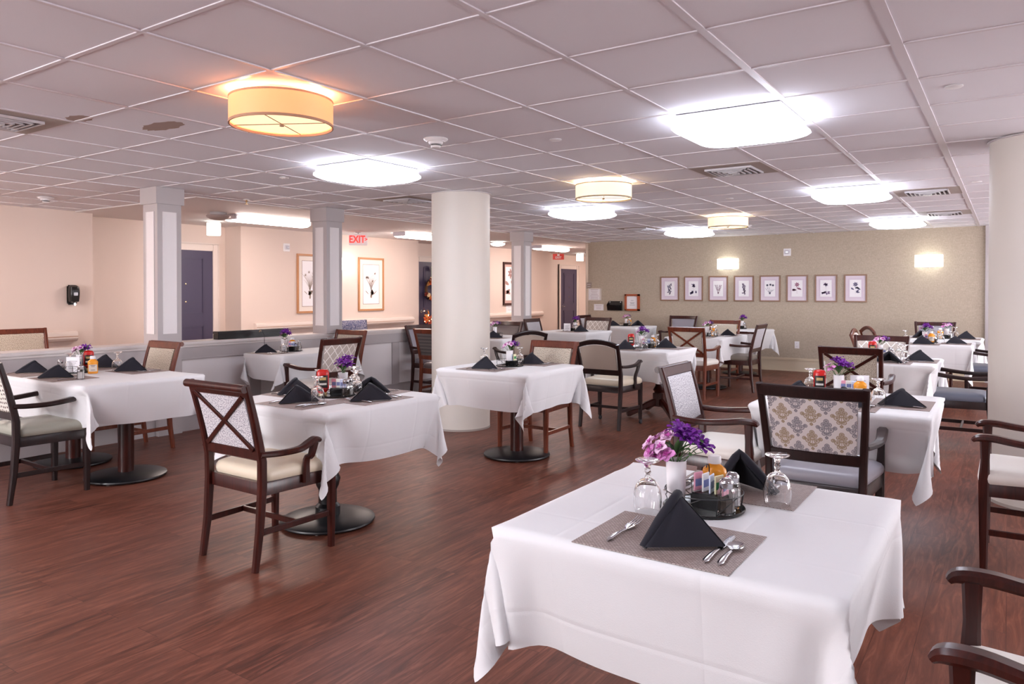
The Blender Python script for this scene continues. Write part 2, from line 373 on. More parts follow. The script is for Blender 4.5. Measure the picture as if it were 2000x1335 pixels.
# ---------------------------------------------------------------- chairs (local frame: faces +Y, origin on the floor)
def outline(wf,wr,yf,yr,n=6,rad=.05):
    pts=[]
    cs=[(wf,yf,0),(-wf,yf,1),(-wr,yr,2),(wr,yr,3)]
    for x,y,q in cs:
        cx=x-math.copysign(rad,x); cy=y-math.copysign(rad,y)
        for i in range(n+1):
            a=q*PI/2+PI/2*i/n
            pts.append((cx+rad*math.cos(a),cy+rad*math.sin(a)))
    return pts
def make_chair(wood='wood_dark',fab='paisley_grey',seat='v_cream',style='panel',arms=None,bow=0.0,arch=0.0,
               roll=False,casters=False,top=.95,wf=.265,wr=.235,padback=False,stretch=True,ae=.165,az=.65,sof=0,fl=.012):
    w=M[wood]; root=empty('dining_chair')
    zs=.415
    def BX(u,v): return u*(wr-.012+fl*v)
    def BY(u,v): return -.222-.105*max(0,v)**1.35-bow*(1-u*u)*(0.3+.7*v)
    Z0,Z1=.50,top-arch
    def BZ(u,v): return Z0+(Z1-Z0)*v+(arch*(1-u*u) if v>.5 else 0)*((v-.5)/.5 if v>.5 else 0)
    # rear legs run up into the back posts
    for s in (-1,1):
        bm=mb(); zt=top-arch
        path=[(s*(wr-.012),-.268,0),(s*(wr-.014),-.240,.20),(s*(wr-.012),-.225,.42),(s*(wr-.010),-.226,.55)]
        for v in (.35,.6,.8,1.0): path.append((s*(wr-.012+fl*v),BY(1,v),Z0+(Z1-Z0)*v))
        sweep(bm,path,[(.034,.032),(.036,.040),(.038,.046),(.036,.046)]+[(.036,.040),(.035,.036),(.034,.033),(.034,.030)],up=(0,1,0))
        mesh('leg',bm,w,root,40)
    for s in (-1,1):
        bm=mb(); x=s*(wf-.024); y=.218
        if arms=='leg': path=[(x,y,0),(x,y,.25),(x,y,.44),(x+s*.006,y-.004,.56),(x+s*.010,y-.004,.662)]; sz=[(.034,.034),(.042,.044),(.046,.050),(.034,.040),(.034,.048)]
        else: path=[(x,y,0),(x,y,.25),(x,y,.445)]; sz=[(.034,.034),(.042,.042),(.046,.046)]
        if casters: path[0]=(x,y,.055)
        sweep(bm,path,sz,up=(0,1,0)); lg=mesh('leg',bm,w,root,40)
        if casters:
            bm=mb(); lathe(bm,[(.001,-.011),(.022,-.011),(.026,-.006),(.026,.006),(.022,.011),(.001,.011)],14); bm.transform(Matrix.Translation((x,y+.01,.027))@Matrix.Rotation(PI/2,4,'Y')); box(bm,x-.006,x+.006,y-.012,y+.016,.03,.06)
            mesh('caster',bm,M['rubber'],lg,40)
    bm=mb()
    o=outline(wf-.008,wr-.008,.232,-.225,4,.02); oi=[(x*.86,y*.86) for x,y in o]
    loft(bm,[[(x,y,.375) for x,y in o],[(x,y,.435) for x,y in o],[(x*.985,y*.985,.442) for x,y in o]])
    mesh('seat_frame',bm,w,root,35)
    bm=mb(); o=outline(wf-.004,wr-.010,.245,-.205,7,.045)
    def ring(k,z,dz=0): return [(x*k,y*k+.0,z) for x,y in o]
    prof=[(.965,.436),(1.0,.448),(1.012,.466),(1.0,.484),(.96,.498),(.86,.508),(.6,.516),(.3,.519),(.02,.520)]
    loft(bm,[ring(k,z) for k,z in prof]); mesh('seat_cushion',bm,M[seat],root,50)
    if stretch:
        for s in (-1,1):
            bm=mb(); sweep(bm,[(s*(wr-.014),-.235,.19),(s*(wf-.024),.215,.19)],(.018,.032)); mesh('stretcher',bm,w,root,40)
        bm=mb(); sweep(bm,[(-(wr+.0),-.01,.19),(wr+.0,-.01,.19)],(.018,.030)); mesh('stretcher',bm,w,root,40)
    # back frame: top and bottom rail
    bm=mb(); th=.036 if arch else .030; N=12
    vt=1-.028/(Z1-Z0)
    hh=.062 if not arch else .050
    P=[(BX(u,vt),BY(u,vt),BZ(u,1)-hh/2) for u in [(-1+2*i/N) for i in range(N+1)]]
    sweep(bm,P,(th*.95,hh),up=(0,-.23,1))
    top_bm=bm; bm=mb()
    vb=(.585-Z0)/(Z1-Z0)
    P=[(BX(u,vb),BY(u,vb),.585) for u in [(-1+2*i/N) for i in range(N+1)]]
    sweep(bm,P,(.028,.058),up=(0,-.1,1))
    mesh('bottom_rail',bm,w,root,40); bm=top_bm
    if roll:
        P=[(BX(u,1)*1.055,BY(u,1)-.016,BZ(u,1)-.014) for u in [(-1+2*i/N) for i in range(N+1)]]
        tube(bm,P,.021,12)
    mesh('top_rail',bm,w,root,40)
    # upholstered panel, both faces
    bm=mb(); uvl=bm.loops.layers.uv.new('UVMap')
    v0=(.612-Z0)/(Z1-Z0); v1=(Z1-.058-Z0)/(Z1-Z0); uu=.86
    def pan(side):
        def f(a,b):
            u=(-1+2*a)*uu; v=v0+(v1-v0)*b
            puff=(1-(2*a-1)**6)*(1-(2*b-1)**6)
            t=(.012 if side>0 else -.010)+side*(.020 if side>0 and padback else (.010 if side>0 else .004))*puff
            zz=Z0+(Z1-Z0)*v+(arch*(1-u*u)*min(1,max(0,(b-.5)/.5)))
            return (BX(u,v),BY(u,v)+t,zz)
        return f
    uvf=lambda a,b:((a-.5)*wr*1.72,b*(Z1-.67))
    A=grid(bm,pan(1),14,14,uvl,uvf); B=grid(bm,pan(-1),14,14,uvl,uvf)
    for i in range(14):
        for (a0,a1,b0,b1) in ((A[i][0],A[i+1][0],B[i][0],B[i+1][0]),(A[i][14],A[i+1][14],B[i][14],B[i+1][14]),(A[0][i],A[0][i+1],B[0][i],B[0][i+1]),(A[14][i],A[14][i+1],B[14][i],B[14][i+1])):
            bm.faces.new((a0,a1,b1,b0))
    mesh('backrest',bm,M[fab],root,60)
    if style=='x':
        bm=mb()
        for s in (-1,1):
            P=[]
            for i in range(7):
                t=i/6; u=s*(-.86+1.72*t); v=v0+(v1-v0)*t; P.append((BX(u,v),BY(u,v)-.016,Z0+(Z1-Z0)*v))
            sweep(bm,P,(.014,.024),up=(1,0,0) ,ch=.15)
        mesh('cross_brace',bm,w,root,40)
    if arms:
        for s in (-1,1):
            bm=mb(); xb=s*(wr+.004); 
            if arms=='leg':
                xf=s*(wf-.008); P=[(xb,-.245,.655),(xb+s*.010,-.15,.648),(xf+s*.012,-.03,.650),(xf+s*.008,.09,.662),(xf,.18,.674),(xf-s*.004,.245,.670),(xf-s*.006,.268,.654)]
                csweep(bm,P,[(.030,.032),(.036,.032),(.046,.032),(.052,.034),(.054,.036),(.050,.034),(.036,.018)])
            else:
                xf=s*(wf+.010); P=[(xb,-.245,az),(xb+s*.012,-.14,az-.008),(xf+s*.010,-.14+(ae+.14)*.4,az),(xf+s*.006,ae-.085,az+.018),(xf,ae-.035,az+.032),(xf-s*.002,ae,az+.024)]
                csweep(bm,P,[(.030,.030),(.036,.030),(.046,.030),(.050,.032),(.048,.034),(.040,.022)])
                Q=[(xf-s*.002,ae-.047+sof*.5,az+.018),(xf-s*.006,ae-.075+sof*.8,az-.05),(s*(wf-.012),ae-.10+sof,.52),(s*(wf-.008),ae-.105+sof,.40)]
                csweep(bm,Q,[(.030,.050),(.030,.042),(.030,.040),(.028,.046)],up=(0,1,0))
            mesh('armrest',bm,w,root,40)
    return root
CH={
 'X':dict(style='x',arms='leg',fab='paisley_tan',seat='v_cream'),
 'X1':dict(style='x',arms='short',roll=True,ae=.105,az=.592,sof=.03,fab='paisley_grey',seat='v_peach'),
 'Xm':dict(style='x',arms='leg',fab='paisley_tan',seat='v_cream',wood='wood_mid'),
 'side':dict(fab='paisley_tan',seat='v_cream',wood='wood_mid',roll=True),
 'dots':dict(fab='dots',seat='v_sage',wood='wood_black',arms='leg'),
 'latA':dict(fl=.03,fab='lattice',seat='v_cream',arms='leg',bow=.03),
 'lat':dict(fl=.03,fab='lattice',seat='v_cream',bow=.03),
 'arch':dict(fab='plain_tan',seat='v_peach',wood='wood_black',arms='short',arch=.045,casters=True,top=.925),
 'oval':dict(fab='plain_cream',seat='v_peach',wood='wood_mid',arch=.07,top=.925,padback=True),
 'arm':dict(fab='paisley_grey',seat='v_cream',arms='leg',roll=True),
 'armd':dict(fab='paisley_grey',seat='v_olive',arms='leg'),
 'dam':dict(fl=.028,fab='damask',seat='v_grey',arms='leg',bow=.035,wood='wood_black'),
 'vin':dict(fl=.04,fab='v_grey',seat='v_grey',arms='leg',bow=.04,padback=True),
 'vinb':dict(fl=.04,fab='v_brown',seat='v_brown',arms='leg',bow=.04,padback=True),
 'rib':dict(fl=.03,fab='ribbed',seat='v_brown',wood='wood_mid',bow=.02),
 'slate':dict(fab='v_slate',seat='v_slate',wood='wood_black',arms='leg',bow=.03),
 'creamarm':dict(fab='paisley_grey',seat='v_cream',arms='leg',wood='wood_dark'),
 'tan':dict(fab='paisley_tan',seat='v_cream',wood='wood_mid'),
 'hall':dict(fab='paisley_tan',seat='v_peach',wood='wood_mid',wf=.30,wr=.27,top=.985),
}
def chair(kind,x,y,rz,label,group=None,scale=None):
    return place('chair_'+kind,lambda:make_chair(**CH[kind]),(x,y,0),R(rz),label,'chair',group,scale)

# ---------------------------------------------------------------- tables
def make_table(w,d,bases,base='disc'):
    root=empty('dining_table')
    bm=mb(); box(bm,-w/2+.024,w/2-.024,-d/2+.024,d/2-.024,.715,.752,.004); mesh('tabletop',bm,M['wood_dark'],root,40)
    for bx,by in bases:
        bm=mb()
        if base=='turned':
            lathe(bm,[(.055,.26),(.075,.30),(.05,.34),(.045,.38),(.07,.44),(.078,.50),(.06,.56),(.05,.60),(.07,.66),(.09,.714)],20,(bx,by,0))
            box(bm,bx-.06,bx+.06,by-.06,by+.06,.11,.27,.008)
            mesh('column',bm,M['wood_dark'],root,40)
            for k in range(4):
                a=k*PI/2+PI/4; c,s=math.cos(a),math.sin(a); bm=mb()
                sweep(bm,[(bx+c*.05,by+s*.05,.16),(bx+c*.16,by+s*.16,.13),(bx+c*.28,by+s*.28,.07),(bx+c*.36,by+s*.36,.04),(bx+c*.39,by+s*.39,.035)],[(.06,.09),(.055,.07),(.05,.05),(.055,.06),(.05,.05)])
                mesh('foot',bm,M['wood_dark'],root,40)
        else:
            if base=='carved': lathe(bm,[(.075,.02),(.075,.10),(.055,.12),(.055,.20),(.07,.23),(.078,.27),(.06,.31),(.048,.35),(.052,.45),(.07,.60),(.09,.714)],22,(bx,by,0))
            else: lathe(bm,[(.056,.02),(.056,.66),(.09,.68),(.11,.714)],22,(bx,by,0))
            mesh('column',bm,M['wood_dark'] if base!='carved' else M['black_metal'],root,40)
            bm=mb(); lathe(bm,[(.262,.008),(.282,.008),(.287,.016),(.285,.024),(.27,.031),(.15,.042),(.06,.048)],48,(bx,by,0)); mesh('base',bm,M['black_metal'],root,30)
            for k in range(4):
                a=k*PI/2+.6; bm=mb(); lathe(bm,[(.014,0),(.014,.0095)],10,(bx+.25*math.cos(a),by+.25*math.sin(a),0)); mesh('glide',bm,M['glide'],root,40)
    return root
ROW={}
def dining_table(tid,x0,x1,y0,y1,cl,crot,phrase,bases=((0,0),),base='disc',look='square'):
    ROW[tid]=dict(x0=x0,x1=x1,y0=y0,y1=y1,phrase=phrase); cx,cy=(x0+x1)/2,(y0+y1)/2
    t=make_table(x1-x0,y1-y0,bases,base); t.location=(cx,cy,0)
    setp(t,'dark %s pedestal table, %s'%(look if look!='square' else 'wood',phrase),'table','dining tables under white cloths')
    o=bpy.data.objects.new('tablecloth',CLOTH[cl]); COL.objects.link(o); o.location=(cx,cy,0); o.rotation_euler=(0,0,R(crot))
    if not CLOTH[cl].materials: CLOTH[cl].materials.append(M['linen'])
    setp(o,'white cloth draped over %s'%phrase,'tablecloth','white tablecloths')
    return t

# ---------------------------------------------------------------- tableware
ZT=ZTOP+.0006
def b_mat():
    bm=mb(); box(bm,-.2075,.2075,-.1625,.1625,0,.0022,.0008,0,1); return mesh('placemat',bm,M['placemat'])
def napkin_flap(bm,A,B,C,bulge,thick):
    A,B,C=Vector(A),Vector(B),Vector(C); n=(B-A).cross(C-A).normalized()
    if n.z<0: n=-n
    N=12
    def f(side):
        def g(a,b):  # a along ridge->edge, b bottom->apex
            base=C.lerp(B,a); p=base.lerp(A,b)
            w=(1-b)*a
            off=bulge*math.sin(PI*min(1,a*1.0))*(1-b)**.6*(.4+.6*b)
            roll=thick*(1.0 if a>.9 else .55)
            return p+n*(off+side*roll*(.25+.75*(1-b**4)))
        return g
    U=grid(bm,f(.5),N,N); L=grid(bm,f(-.5),N,N)
    for i in range(N):
        bm.faces.new((U[i][0],U[i+1][0],L[i+1][0],L[i][0]))
        bm.faces.new((U[N][i],U[N][i+1],L[N][i+1],L[N][i]))
def b_napkin():
    bm=mb(); A=(0,-.005,.135)
    for s in (-1,1):
        napkin_flap(bm,A,(s*.098,-.060,.006),(0,.105,.006),.018,.020)
        napkin_flap(bm,(0,.004,.122),(s*.080,-.050,.006),(0,.095,.006),.004,.009)
    tube(bm,[(-.098,-.060,.008),(-.052,-.036,.068),(-.012,-.012,.120),(0,-.006,.134),(.012,-.012,.120),(.052,-.036,.068),(.098,-.060,.008)],[.010,.013,.013,.012,.013,.013,.010],10)
    bmesh.ops.remove_doubles(bm,verts=bm.verts,dist=.0008)
    for v in bm.verts: v.co.z=max(v.co.z,.0)
    for v in bm.verts: v.co.x*=1.14; v.co.y*=1.14; v.co.z*=.98
    o=mesh('folded_napkin',bm,M['napkin'],None,80)
    return o
def b_napkin_flat():
    bm=mb(); lathe(bm,[(.02,0),(.11,.002),(.115,.012),(.09,.02),(.05,.03),(.01,.034)],20,sx=1,sy=.55)
    for v in bm.verts: v.co.z+=.006*math.sin(v.co.x*60+v.co.y*40)*(v.co.z>.005)
    return mesh('folded_napkin',bm,M['napkin'],None,60)
def b_goblet():
    r=empty('goblet'); n=28
    bm=mb()  # upside down: rim on the table
    out=[(.0365,0),(.0395,.012),(.0418,.030),(.0420,.046),(.0395,.064),(.0330,.082),(.022,.094),(.010,.100)]
    inn=[(.006,.0935),(.019,.0905),(.0305,.080),(.0372,.063),(.0398,.046),(.0396,.030),(.0374,.012),(.0350,.0)]
    lathe(bm,[(.0002,.0937)]+inn+out+[(.0002,.1003)],n)
    mesh('bowl',bm,M['glass'],r,50)
    bm=mb(); lathe(bm,[(.0098,.1003),(.0075,.106),(.0072,.112),(.0105,.118),(.0078,.124),(.0085,.134),(.012,.142)],n); mesh('stem',bm,M['glass'],r,60)
    bm=mb(); lathe(bm,[(.012,.1423),(.026,.147),(.0355,.1515),(.0365,.1535),(.0355,.155),(.001,.1555)],n); mesh('foot',bm,M['glass'],r,60)
    return r
def handle(bm,L0,L1,w0,w1,z=.004):
    N=10
    def f(a,b):
        y=L0+(L1-L0)*a; t=a; w=w0+(w1-w0)*t**1.6; 
        if t>.86: w*=1-((t-.86)/.14)**2*.75
        if .78<t<.86: w*=.9
        ang=PI*2*b; return (w*math.cos(ang),y,z+.0022*math.sin(ang)*(1.2+t*.6)+.004*math.sin(PI*a))
    rings=[[f(i/N,j/8) for j in range(8)] for i in range(N+1)]
    loft(bm,rings)
def b_fork():
    bm=mb(); handle(bm,-.005,-.115,.0034,.0095)
    N=8
    def f(a,b): 
        y=-.008+a*.042; w=(.004+.0085*math.sin(min(1,a*1.25)*PI/2)); return ((b*2-1)*w,y,.003+.004*a+.003*(2*b-1)**2)
    rings=[[f(i/N,j/4)for j in range(5)]+[tuple(Vector(f(i/N,j/4))-Vector((0,0,.0018))) for j in range(4,-1,-1)] for i in range(N+1)]
    loft(bm,rings)
    for k in range(4):
        x=-.0105+k*.007; sweep(bm,[(x,.033,.0075),(x,.055,.0085),(x,.078,.012),(x*.96,.09,.016)],[(.0036,.002),(.0034,.002),(.003,.002),(.0014,.001)])
    return mesh('fork',bm,M['steel'],None,50)
def b_spoon():
    bm=mb(); handle(bm,.010,-.090,.0034,.0095)
    N=10;K=16
    rings=[]
    for i in range(1,N+1):
        t=i/N; rings.append([(.019*t*math.cos(2*PI*j/K),.036+.028*t*math.sin(2*PI*j/K),.0035+.006*t*t) for j in range(K)])
    for i in range(N,0,-1):
        t=i/N; rings.append([(.0195*t*math.cos(2*PI*j/K),.036+.0285*t*math.sin(2*PI*j/K),.0020+.006*t*t) for j in range(K)])
    loft(bm,rings); return mesh('spoon',bm,M['steel'],None,50)
def b_knife():
    bm=mb(); handle(bm,0,-.110,.0045,.0095)
    N=10;rings=[]
    for i in range(N+1):
        t=i/N; y=-.002+.125*t; w=.0065+.003*math.sin(PI*t*.8); w*=1 if t<.85 else 1-((t-.85)/.15)**2*.7
        rings.append([(-w*.9,y,.0018),(0,y,.0012),(w,y,.0016),(w,y,.0026),(0,y,.0040),(-w*.9,y,.0034)])
    loft(bm,rings); return mesh('table_knife',bm,M['steel'],None,50)
def blossom_pink(bm,mi,c,nrm,size,rng,petals=5,long_=1.0,wide=.62,cup=.45):
    q=Vector(nrm).normalized().to_track_quat('Z','Y').to_matrix().to_4x4(); q.translation=Vector(c)
    spin=rng.uniform(0,6.28)
    for k in range(petals):
        a=spin+2*PI*k/petals; n=mb(); L=size*long_*rng.uniform(.85,1.1); W=size*wide*rng.uniform(.85,1.1); cu=cup*rng.uniform(.7,1.3)
        def f(u,v):
            w=math.sin(PI*min(1,v*.93+.07))**.6*W*.5; x=(2*u-1)*w; y=v*L; z=cu*L*math.sin(v*1.5)*(1-.45*v)+.18*W*(2*u-1)**2+.06*size*math.sin(v*9+k+u*4)
            return (x,y,z)
        grid(n,f,4,6,mi=mi,smooth=True); join(bm,n,q@Matrix.Rotation(a,4,'Z'))
M['pink']=flat('pink silk petal','#d98fc8',.6,.25); M['pale_pink']=flat('pale pink silk petal','#ecc6e2',.6,.15); M['purple']=flat('purple silk petal','#782399',.55,.3)
M['magenta']=flat('magenta petal throat','#b5469a',.6)
M['leaf']=flat('green silk leaf','#4b6b3c',.5,.25)
def b_bouquet(var):
    def b():
        rng=random.Random(10+var); r=empty('flower_bouquet')
        pk=[(-.052,-.012,.030),(-.030,-.034,.038),(-.060,.012,.052),(-.020,-.006,.062),(-.044,-.03,.008),(-.066,-.02,.045),(-.012,-.036,.02),(-.035,.02,.068),(-.058,-.036,.022)]
        pu=[(.030,.0,.058),(.008,.012,.072),(.055,.016,.040)]
        if var==1: pk=[(-.04,-.01,.03),(-.012,-.035,.045),(-.02,.02,.06),(.03,-.02,.05)]; pu=[(.04,.012,.04)]
        if var==2: pk=[(-.035,.0,.035),(-.045,.03,.05)]; pu=[(.012,-.01,.055),(.045,.01,.045),(.0,.03,.07)]
        for i,c in enumerate(pk):
            bm=mb(); nn=(c[0]*10,c[1]*10-.25,.55+c[2]*3); blossom_pink(bm,0,c,nn,.027,rng,5,1.0,.85,.3); blossom_pink(bm,1,(c[0],c[1],c[2]+.003),nn,.011,rng,5,1.0,.6,1.0)
            o=mesh('pink_blossom',bm,[M['pale_pink'] if i%2 else M['pink'],M['magenta']],r)
        for c in pu:
            bm=mb(); nn=(c[0]*8,c[1]*8-.2,.7); blossom_pink(bm,0,c,nn,.040,rng,9,1.05,.42,.7); blossom_pink(bm,0,(c[0],c[1],c[2]+.006),nn,.030,rng,7,1.0,.4,1.2)
            mesh('purple_blossom',bm,M['purple'],r)
        for k in range(7):
            a=rng.uniform(0,6.28); bm=mb(); n=mb(); L=rng.uniform(.045,.07)
            grid(n,lambda u,v:((2*u-1)*math.sin(PI*v)**.8*.011,v*L,.02*math.sin(v*2.2)+.004*(2*u-1)**2),4,6,smooth=True)
            join(bm,n,Matrix.Translation((0,0,.012))@Matrix.Rotation(a,4,'Z')@Matrix.Rotation(rng.uniform(.1,.8),4,'X')); mesh('leaf',bm,M['leaf'],r)
        bm=mb()
        for c in pk+pu: tube(bm,[(0,0,-.06),(c[0]*.25,c[1]*.25,-.005),(c[0]*.8,c[1]*.8,c[2]*.8),c],.0014,5)
        for k in range(3):
            e=(.065+.008*k,.02-.02*k,.075-.018*k); tube(bm,[(0,0,0),(e[0]*.6,e[1],e[2]*.7),e],.0009,4)
            for t in (.6,.8,1):
                n=mb(); grid(n,lambda u,v:((2*u-1)*math.sin(PI*v)*.005,v*.016,0),2,3,smooth=True); join(bm,n,Matrix.Translation((e[0]*t,e[1],e[2]*t))@Matrix.Rotation(k*2+t*5,4,'Z')@Matrix.Rotation(.7,4,'X'))
        mesh('stems',bm,M['leaf'],r)
        return r
    return b
def b_vase():
    bm=mb(); lathe(bm,[(.024,0),(.0265,.003),(.029,.05),(.0305,.10),(.0315,.128),(.0325,.131),(.0305,.131),(.029,.125),(.027,.05),(.001,.03)],28); return mesh('bud_vase',bm,M['white_ceramic'],None,50)
def b_mustard():
    r=empty('mustard_bottle'); bm=mb(); lathe(bm,[(.032,0),(.0355,.004),(.036,.010),(.035,.060),(.036,.078),(.0375,.088),(.034,.100),(.022,.110),(.0175,.114),(.0175,.118)],28,sy=.72); mesh('bottle_body',bm,flatm('mustard yellow plastic','#e9982a',.25),r,50)
    bm=mb(); lathe(bm,[(.0195,.1165),(.0205,.120),(.020,.136),(.018,.140),(.001,.141)],24); mesh('cap',bm,M['white_plastic'],r,40)
    bm=mb()
    for s in (1,-1):
        grid(bm,lambda u,v:(math.sin((u-.5)*1.9)*.0368,-s*math.cos((u-.5)*1.9)*.0368*.72,.018+.055*v),8,2,smooth=True)
    lb=mesh('label',bm,flatm('pale bottle label','#d9cdbf',.5),r)
    bm=mb()
    for s in (1,-1):
        for k,(z,wd) in enumerate(((.066,.5),(.058,.36),(.030,.42))):
            grid(bm,lambda u,v:(math.sin((u-.5)*1.9*wd)*.0375,-s*math.cos((u-.5)*1.9*wd)*.0375*.72,z-.002+.004*v),6,1)
    mesh('label_print',bm,flatm('grey label print','#756a68',.6),lb); return r
FM={}
def flatm(n,c,r=.5,var=0,**k):
    if n not in FM: FM[n]=flat(n,c,r,var,**k)
    return FM[n]
def b_ketchup():
    r=empty('ketchup_bottle'); bm=mb()
    lathe(bm,[(.022,.0),(.024,.004),(.024,.018),(.021,.022),(.033,.034),(.0375,.050),(.0355,.075),(.0355,.105),(.038,.125),(.037,.148),(.030,.160),(.010,.165),(.001,.1655)],28,sy=.62); mesh('bottle_body',bm,M['red'],r,50)
    bm=mb(); lathe(bm,[(.022,.0),(.0255,.001),(.0255,.019),(.0235,.021)],24,sy=.75); mesh('cap',bm,flatm('cream bottle cap','#d9c48e',.4),r,40)
    for nm,m_,e,z0,z1,wd in (('label',flatm('black bottle label','#191717',.4),.0006,.050,.128,1.7),('label_print',flatm('gold label print','#b59a62',.4),.0012,.098,.116,1.0),('label_print',flatm('white label print','#cfc9c3',.5),.0012,.068,.080,1.2)):
        bm=mb()
        for s in (1,-1): grid(bm,lambda u,v:(math.sin((u-.5)*wd)*(.0382+e),-s*math.cos((u-.5)*wd)*(.0382+e)*.62,z0+(z1-z0)*v),8,4,smooth=True)
        q=mesh(nm,bm,m_,r if nm=='label' else lb)
        if nm=='label': lb=q
    return r
def b_shaker(kind):
    def b():
        r=empty(kind+'_shaker'); bm=mb(); n=8
        lathe(bm,[(.0185,0),(.0205,.003),(.0205,.055),(.0165,.064),(.0145,.068),(.0135,.068),(.0150,.062),(.0185,.053),(.0185,.006),(.001,.005)],n); mesh('jar',bm,M['glass'],r,25)
        bm=mb(); lathe(bm,[(.0165,.0065),(.018,.008),(.018,.034 if kind=='pepper' else .045),(.001,.036 if kind=='pepper' else .047)],n); mesh('contents',bm,flatm('ground pepper','#4f443c',.9,var=.5) if kind=='pepper' else flatm('table salt','#efecea',.8),r,25)
        bm=mb(); lathe(bm,[(.0165,.064),(.0175,.066),(.0170,.074),(.0178,.076),(.0165,.082),(.010,.088),(.001,.089)],20); mesh('cap',bm,M['steel'],r,40); return r
    return b
def b_caddy():
    r=empty('condiment_caddy'); bm=mb(); lathe(bm,[(.112,0),(.120,.002),(.122,.007),(.119,.010),(.112,.006),(.001,.005)],40); mesh('tray',bm,M['black_plastic'],r,40)
    bm=mb(); box(bm,-.03,.07,-.030,.030,.006,.050,.004)
    for s in (-1,1): box(bm,-.026,.066,s*.030-.001,s*.030+.001,.018,.042,.0)
    mesh('packet_box',bm,M['black_plastic'],r,40)
    bm=mb(); N=40; tube(bm,[(.116*math.cos(2*PI*i/N),.116*math.sin(2*PI*i/N),.056) for i in range(N+1)],.0017,6,cap=False)
    for k in range(6):
        a=2*PI*k/6+.3; c,s=math.cos(a),math.sin(a); tube(bm,[(.108*c,.108*s,.006),(.112*c,.112*s,.030),(.116*c,.116*s,.056)],.0015,6)
        a2=a+.35; tube(bm,[(.108*c,.108*s,.008),(.114*math.cos(a2),.114*math.sin(a2),.040),(.116*math.cos(a2+.3),.116*math.sin(a2+.3),.056)],.0013,6)
    mesh('wire_rail',bm,M['black_metal'],r,60)
    bm=mb(); tube(bm,[(0,.034,.006),(0,.034,.115),(0,.030,.128),(0,.020,.130),(0,.016,.120)],.002,6); mesh('handle',bm,M['black_metal'],r,60)
    return r
def b_packet(c,n):
    def b():
        bm=mb(); box(bm,-.020,.020,-.0025,.0025,0,.056,.0022,0,1); box(bm,-.016,.016,-.0030,.0030,.014,.036,.0,1); return mesh('sweetener_packet',bm,[flatm('packet '+n,c,.5),flatm('packet print '+n,'#7f88b8' if n!='green' else '#2f8a46',.5)])
    return b
def b_menu():
    r=empty('menu_card'); bm=mb(); box(bm,-.055,.055,-.0015,.0015,.004,.130,.0); mesh('card',bm,M['paper'],r)
    bm=mb(); box(bm,-.058,.058,.0030,.0045,0,.134,.0); box(bm,-.058,.058,-.022,.022,0,.003); mesh('acrylic_holder',bm,M['glass'],r)
    bm=mb()
    for k in range(5): box(bm,-.035,.035-.01*(k%3),-.0021,-.0016,.095-.015*k,.098-.015*k)
    mesh('print',bm,M['ink'],r); return r

# ---------------------------------------------------------------- the setting
ST='structure'
def S(name,bm,mat,parent=None,smooth=None):
    o=mesh(name,bm,mat,parent,smooth)
    if parent is None: o['kind']=ST
    return o
CZ=2.44; XL=-9.85; XD=-10.25; YB=13.6
bm=mb(); box(bm,-10.6,4.2,-4.2,20.2,-.1,0); S('floor',bm,M['floor'])
bm=mb(); box(bm,-10.6,4.2,-4.2,20.2,CZ,CZ+.12); S('ceiling',bm,M['tile'])
bm=mb(); box(bm,-10.4,-7.22,4.64,20.1,CZ-.012,CZ-.0005); S('ceiling',bm,M['wall_white'])
bm=mb()
XI=[-3.434+.6095*i for i in range(-10,13)]; YJ=[1.581+.6095*j for j in range(-9,20)]
for x in XI:
    hw=.022 if abs(x+.386)<.05 else (.016 if abs(x+.996)<.05 else .012)
    y0=-4; y1=YB if x>-7.2 else 4.62
    if x<4: box(bm,x-hw,x+hw,y0,y1,CZ-.006,CZ+.001)
for y in YJ: box(bm,-9.85 if y<4.6 else -7.2,4,y-.010,y+.010,CZ-.005,CZ+.001)
S('trim_1',bm,M['grid_white'])
def wallbox(name,x0,x1,y0,y1,mat,z0=0,z1=CZ):
    bm=mb(); box(bm,x0,x1,y0,y1,z0,z1); return S(name,bm,mat)
wallbox('wall_front',-10.6,4.2,-4.2,-4.0,M['wall_white'])
wallbox('wall_right',4.0,4.2,-4.0,20,M['wall_white'])
# added unseen windows on front and right walls, glowing panes as fill light
for n,(x0,x1,y0,y1) in enumerate(((-6.4,-4.6,-4.0,-3.98),(-3.4,-1.6,-4.0,-3.98),(3.98,4.0,4.2,6.4),(3.98,4.0,7.4,9.6),(3.98,4.0,10.6,12.8))):
    t=empty('window_%d'%(n+1),((x0+x1)/2,(y0+y1)/2,1.35)); t['kind']=ST
    hx,hy=(x1-x0)/2,(y1-y0)/2
    bm=mb(); box(bm,-hx,hx,-hy,hy,-.75,.75); mesh('window_pane',bm,M['daylight_b' if n==0 else 'daylight_c' if n==1 else 'daylight'],t)
    bm=mb(); ex,ey=(.0,.03) if hx>.1 else (.03,.0)
    for a,b,c_,d_ in ((-1.04,1.04,.75,.83),(-1.04,1.04,-.83,-.75),(-1.06,-1,-.83,.83),(1,1.06,-.83,.83),(-.02,.02,-.75,.75)):
        if hx>.1: box(bm,a*hx,b*hx,-hy-.0,hy+.03,c_,d_)
        else: box(bm,-hx-.03,hx,a*hy,b*hy,c_,d_)
    mesh('window_frame',bm,M['housing'],t)
